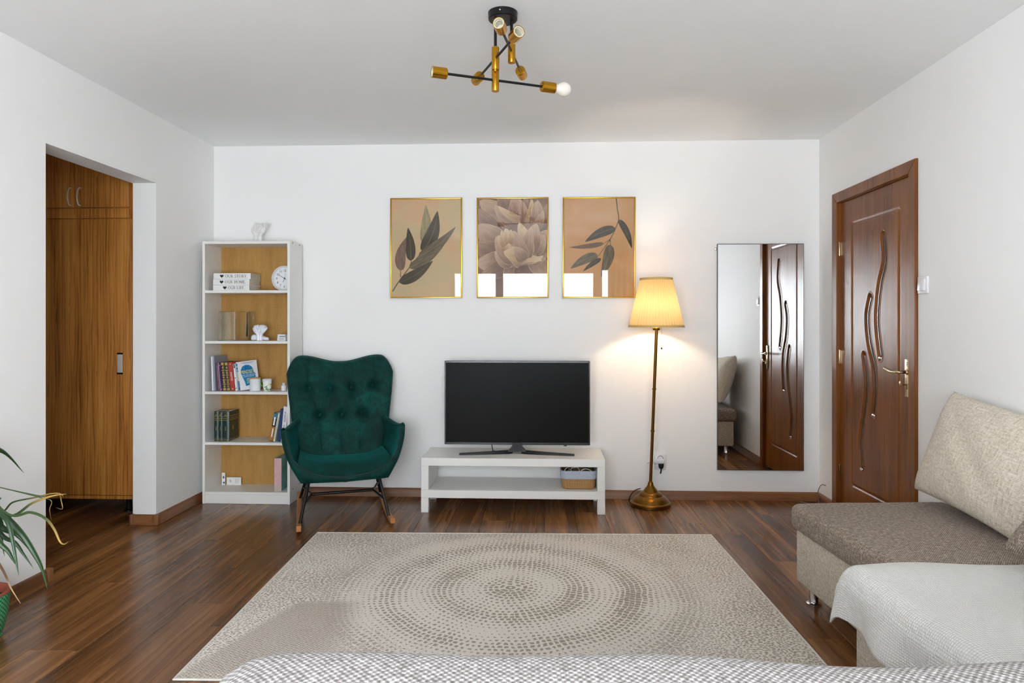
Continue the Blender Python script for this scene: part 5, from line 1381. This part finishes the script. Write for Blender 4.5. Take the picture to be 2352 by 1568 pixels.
def strip_leaf(pts, w_, mat, side=(0.3, -.95, 0), name='leaf', fold=.25):
    P_ = spline(pts, 8); n = len(P_); vs = []; uvs = []; fs = []
    for i, p in enumerate(P_):
        a, b = P_[max(i-1, 0)], P_[min(i+1, n-1)]; tg = (b-a).normalized(); u = i/(n-1)
        sd_ = tg.cross(Vector(side)).normalized(); nn = sd_.cross(tg).normalized()
        ww = w_*(min(1, .45+u*2.2)*(1-u**2.6)+.02)
        for k, s_ in enumerate((-1, -.5, 0, .5, 1)):
            vs.append(p + sd_*s_*ww/2 + nn*abs(s_)*ww*fold); uvs.append((u, (s_+1)/2))
    for i in range(n-1):
        for k in range(4): fs.append((i*5+k, i*5+k+1, (i+1)*5+k+1, (i+1)*5+k))
    o = MB().add(vs, fs, uvs).build(name, mat, pp, sharp=180)
    s2 = o.modifiers.new('thick', 'SOLIDIFY'); s2.thickness = .0008
    return o
CR = (0, 0, .62)
LV = [([(0.125, -0.02, 0.505), (0.161, -0.028, 0.47), (0.185, -0.036, 0.405), (0.206, -0.044, 0.325), (0.221, -0.052, 0.275)], 0.019, 'g'),
 ([(0.13, 0.02, 0.463), (0.177, 0.028, 0.402), (0.215, 0.036, 0.331), (0.239, 0.044, 0.268), (0.254, 0.052, 0.184)], 0.026, 'g'),
 ([(0.018, 0.1, 0.424), (0.085, 0.108, 0.383), (0.134, 0.116, 0.32), (0.177, 0.124, 0.237)], 0.024, 'g'),
 ([(0.052, 0.06, 0.407), (0.109, 0.068, 0.362), (0.138, 0.076, 0.312), (0.172, 0.084, 0.252)], 0.018, 'g'),
 ([(0.089, 0.0, 0.409), (0.131, 0.008, 0.348), (0.153, 0.016, 0.292)], 0.024, 'g'),
 ([(0.002, 0.12, 0.441), (0.002, 0.128, 0.367), (0.007, 0.136, 0.28)], 0.016, 'g'),
 ([(0.085, -0.04, 0.389), (0.143, -0.048, 0.315), (0.176, -0.056, 0.271), (0.2, -0.064, 0.233), (0.244, -0.072, 0.178)], 0.01, 'b'),
 ([(0.018, 0.1, 0.477), (0.067, 0.108, 0.511), (0.152, 0.116, 0.529), (0.219, 0.124, 0.544), (0.25, 0.132, 0.54), (0.253, 0.14, 0.522)], 0.007, 'd'),
 ([(0.118, 0.02, 0.485), (0.212, 0.028, 0.531), (0.286, 0.036, 0.558), (0.342, 0.044, 0.564)], 0.011, 'd'),
 ([(0.179, -0.05, 0.51), (0.272, -0.058, 0.52), (0.338, -0.066, 0.5), (0.378, -0.074, 0.462), (0.406, -0.082, 0.419), (0.429, -0.09, 0.412), (0.45, -0.098, 0.425)], 0.011, 'd'),
 ([(0.214, 0.06, 0.546), (0.258, 0.068, 0.529), (0.245, 0.076, 0.492), (0.246, 0.084, 0.446)], 0.004, 'd'),
 ([(0.247, 0.04, 0.554), (0.303, 0.048, 0.562), (0.308, 0.056, 0.533), (0.306, 0.064, 0.499), (0.273, 0.072, 0.502)], 0.005, 'd'),
 ([(0.05, 0.0, 0.562), (0.082, 0.008, 0.551), (0.096, 0.016, 0.553)], 0.03, 'g')]
for pts, w_, kind in LV: strip_leaf([CR] + pts, w_, {'g': M_LF, 'd': M_LD, 'b': M_LB}[kind], name='leaf' if kind == 'g' else 'drying_leaf')
for k in range(7):       # leaves on the far and left side of the crown
    a = R(115+k*27); r_ = .16+.05*rnd.random()
    strip_leaf([CR, (math.cos(a)*r_*.4, math.sin(a)*r_*.4, .72+.05*rnd.random()), (math.cos(a)*r_*.55, math.sin(a)*r_*1.2, .70), (math.cos(a)*r_*.6, math.sin(a)*r_*1.9, .52+.1*rnd.random())], .026, M_LF, side=(-math.sin(a), math.cos(a), .1))
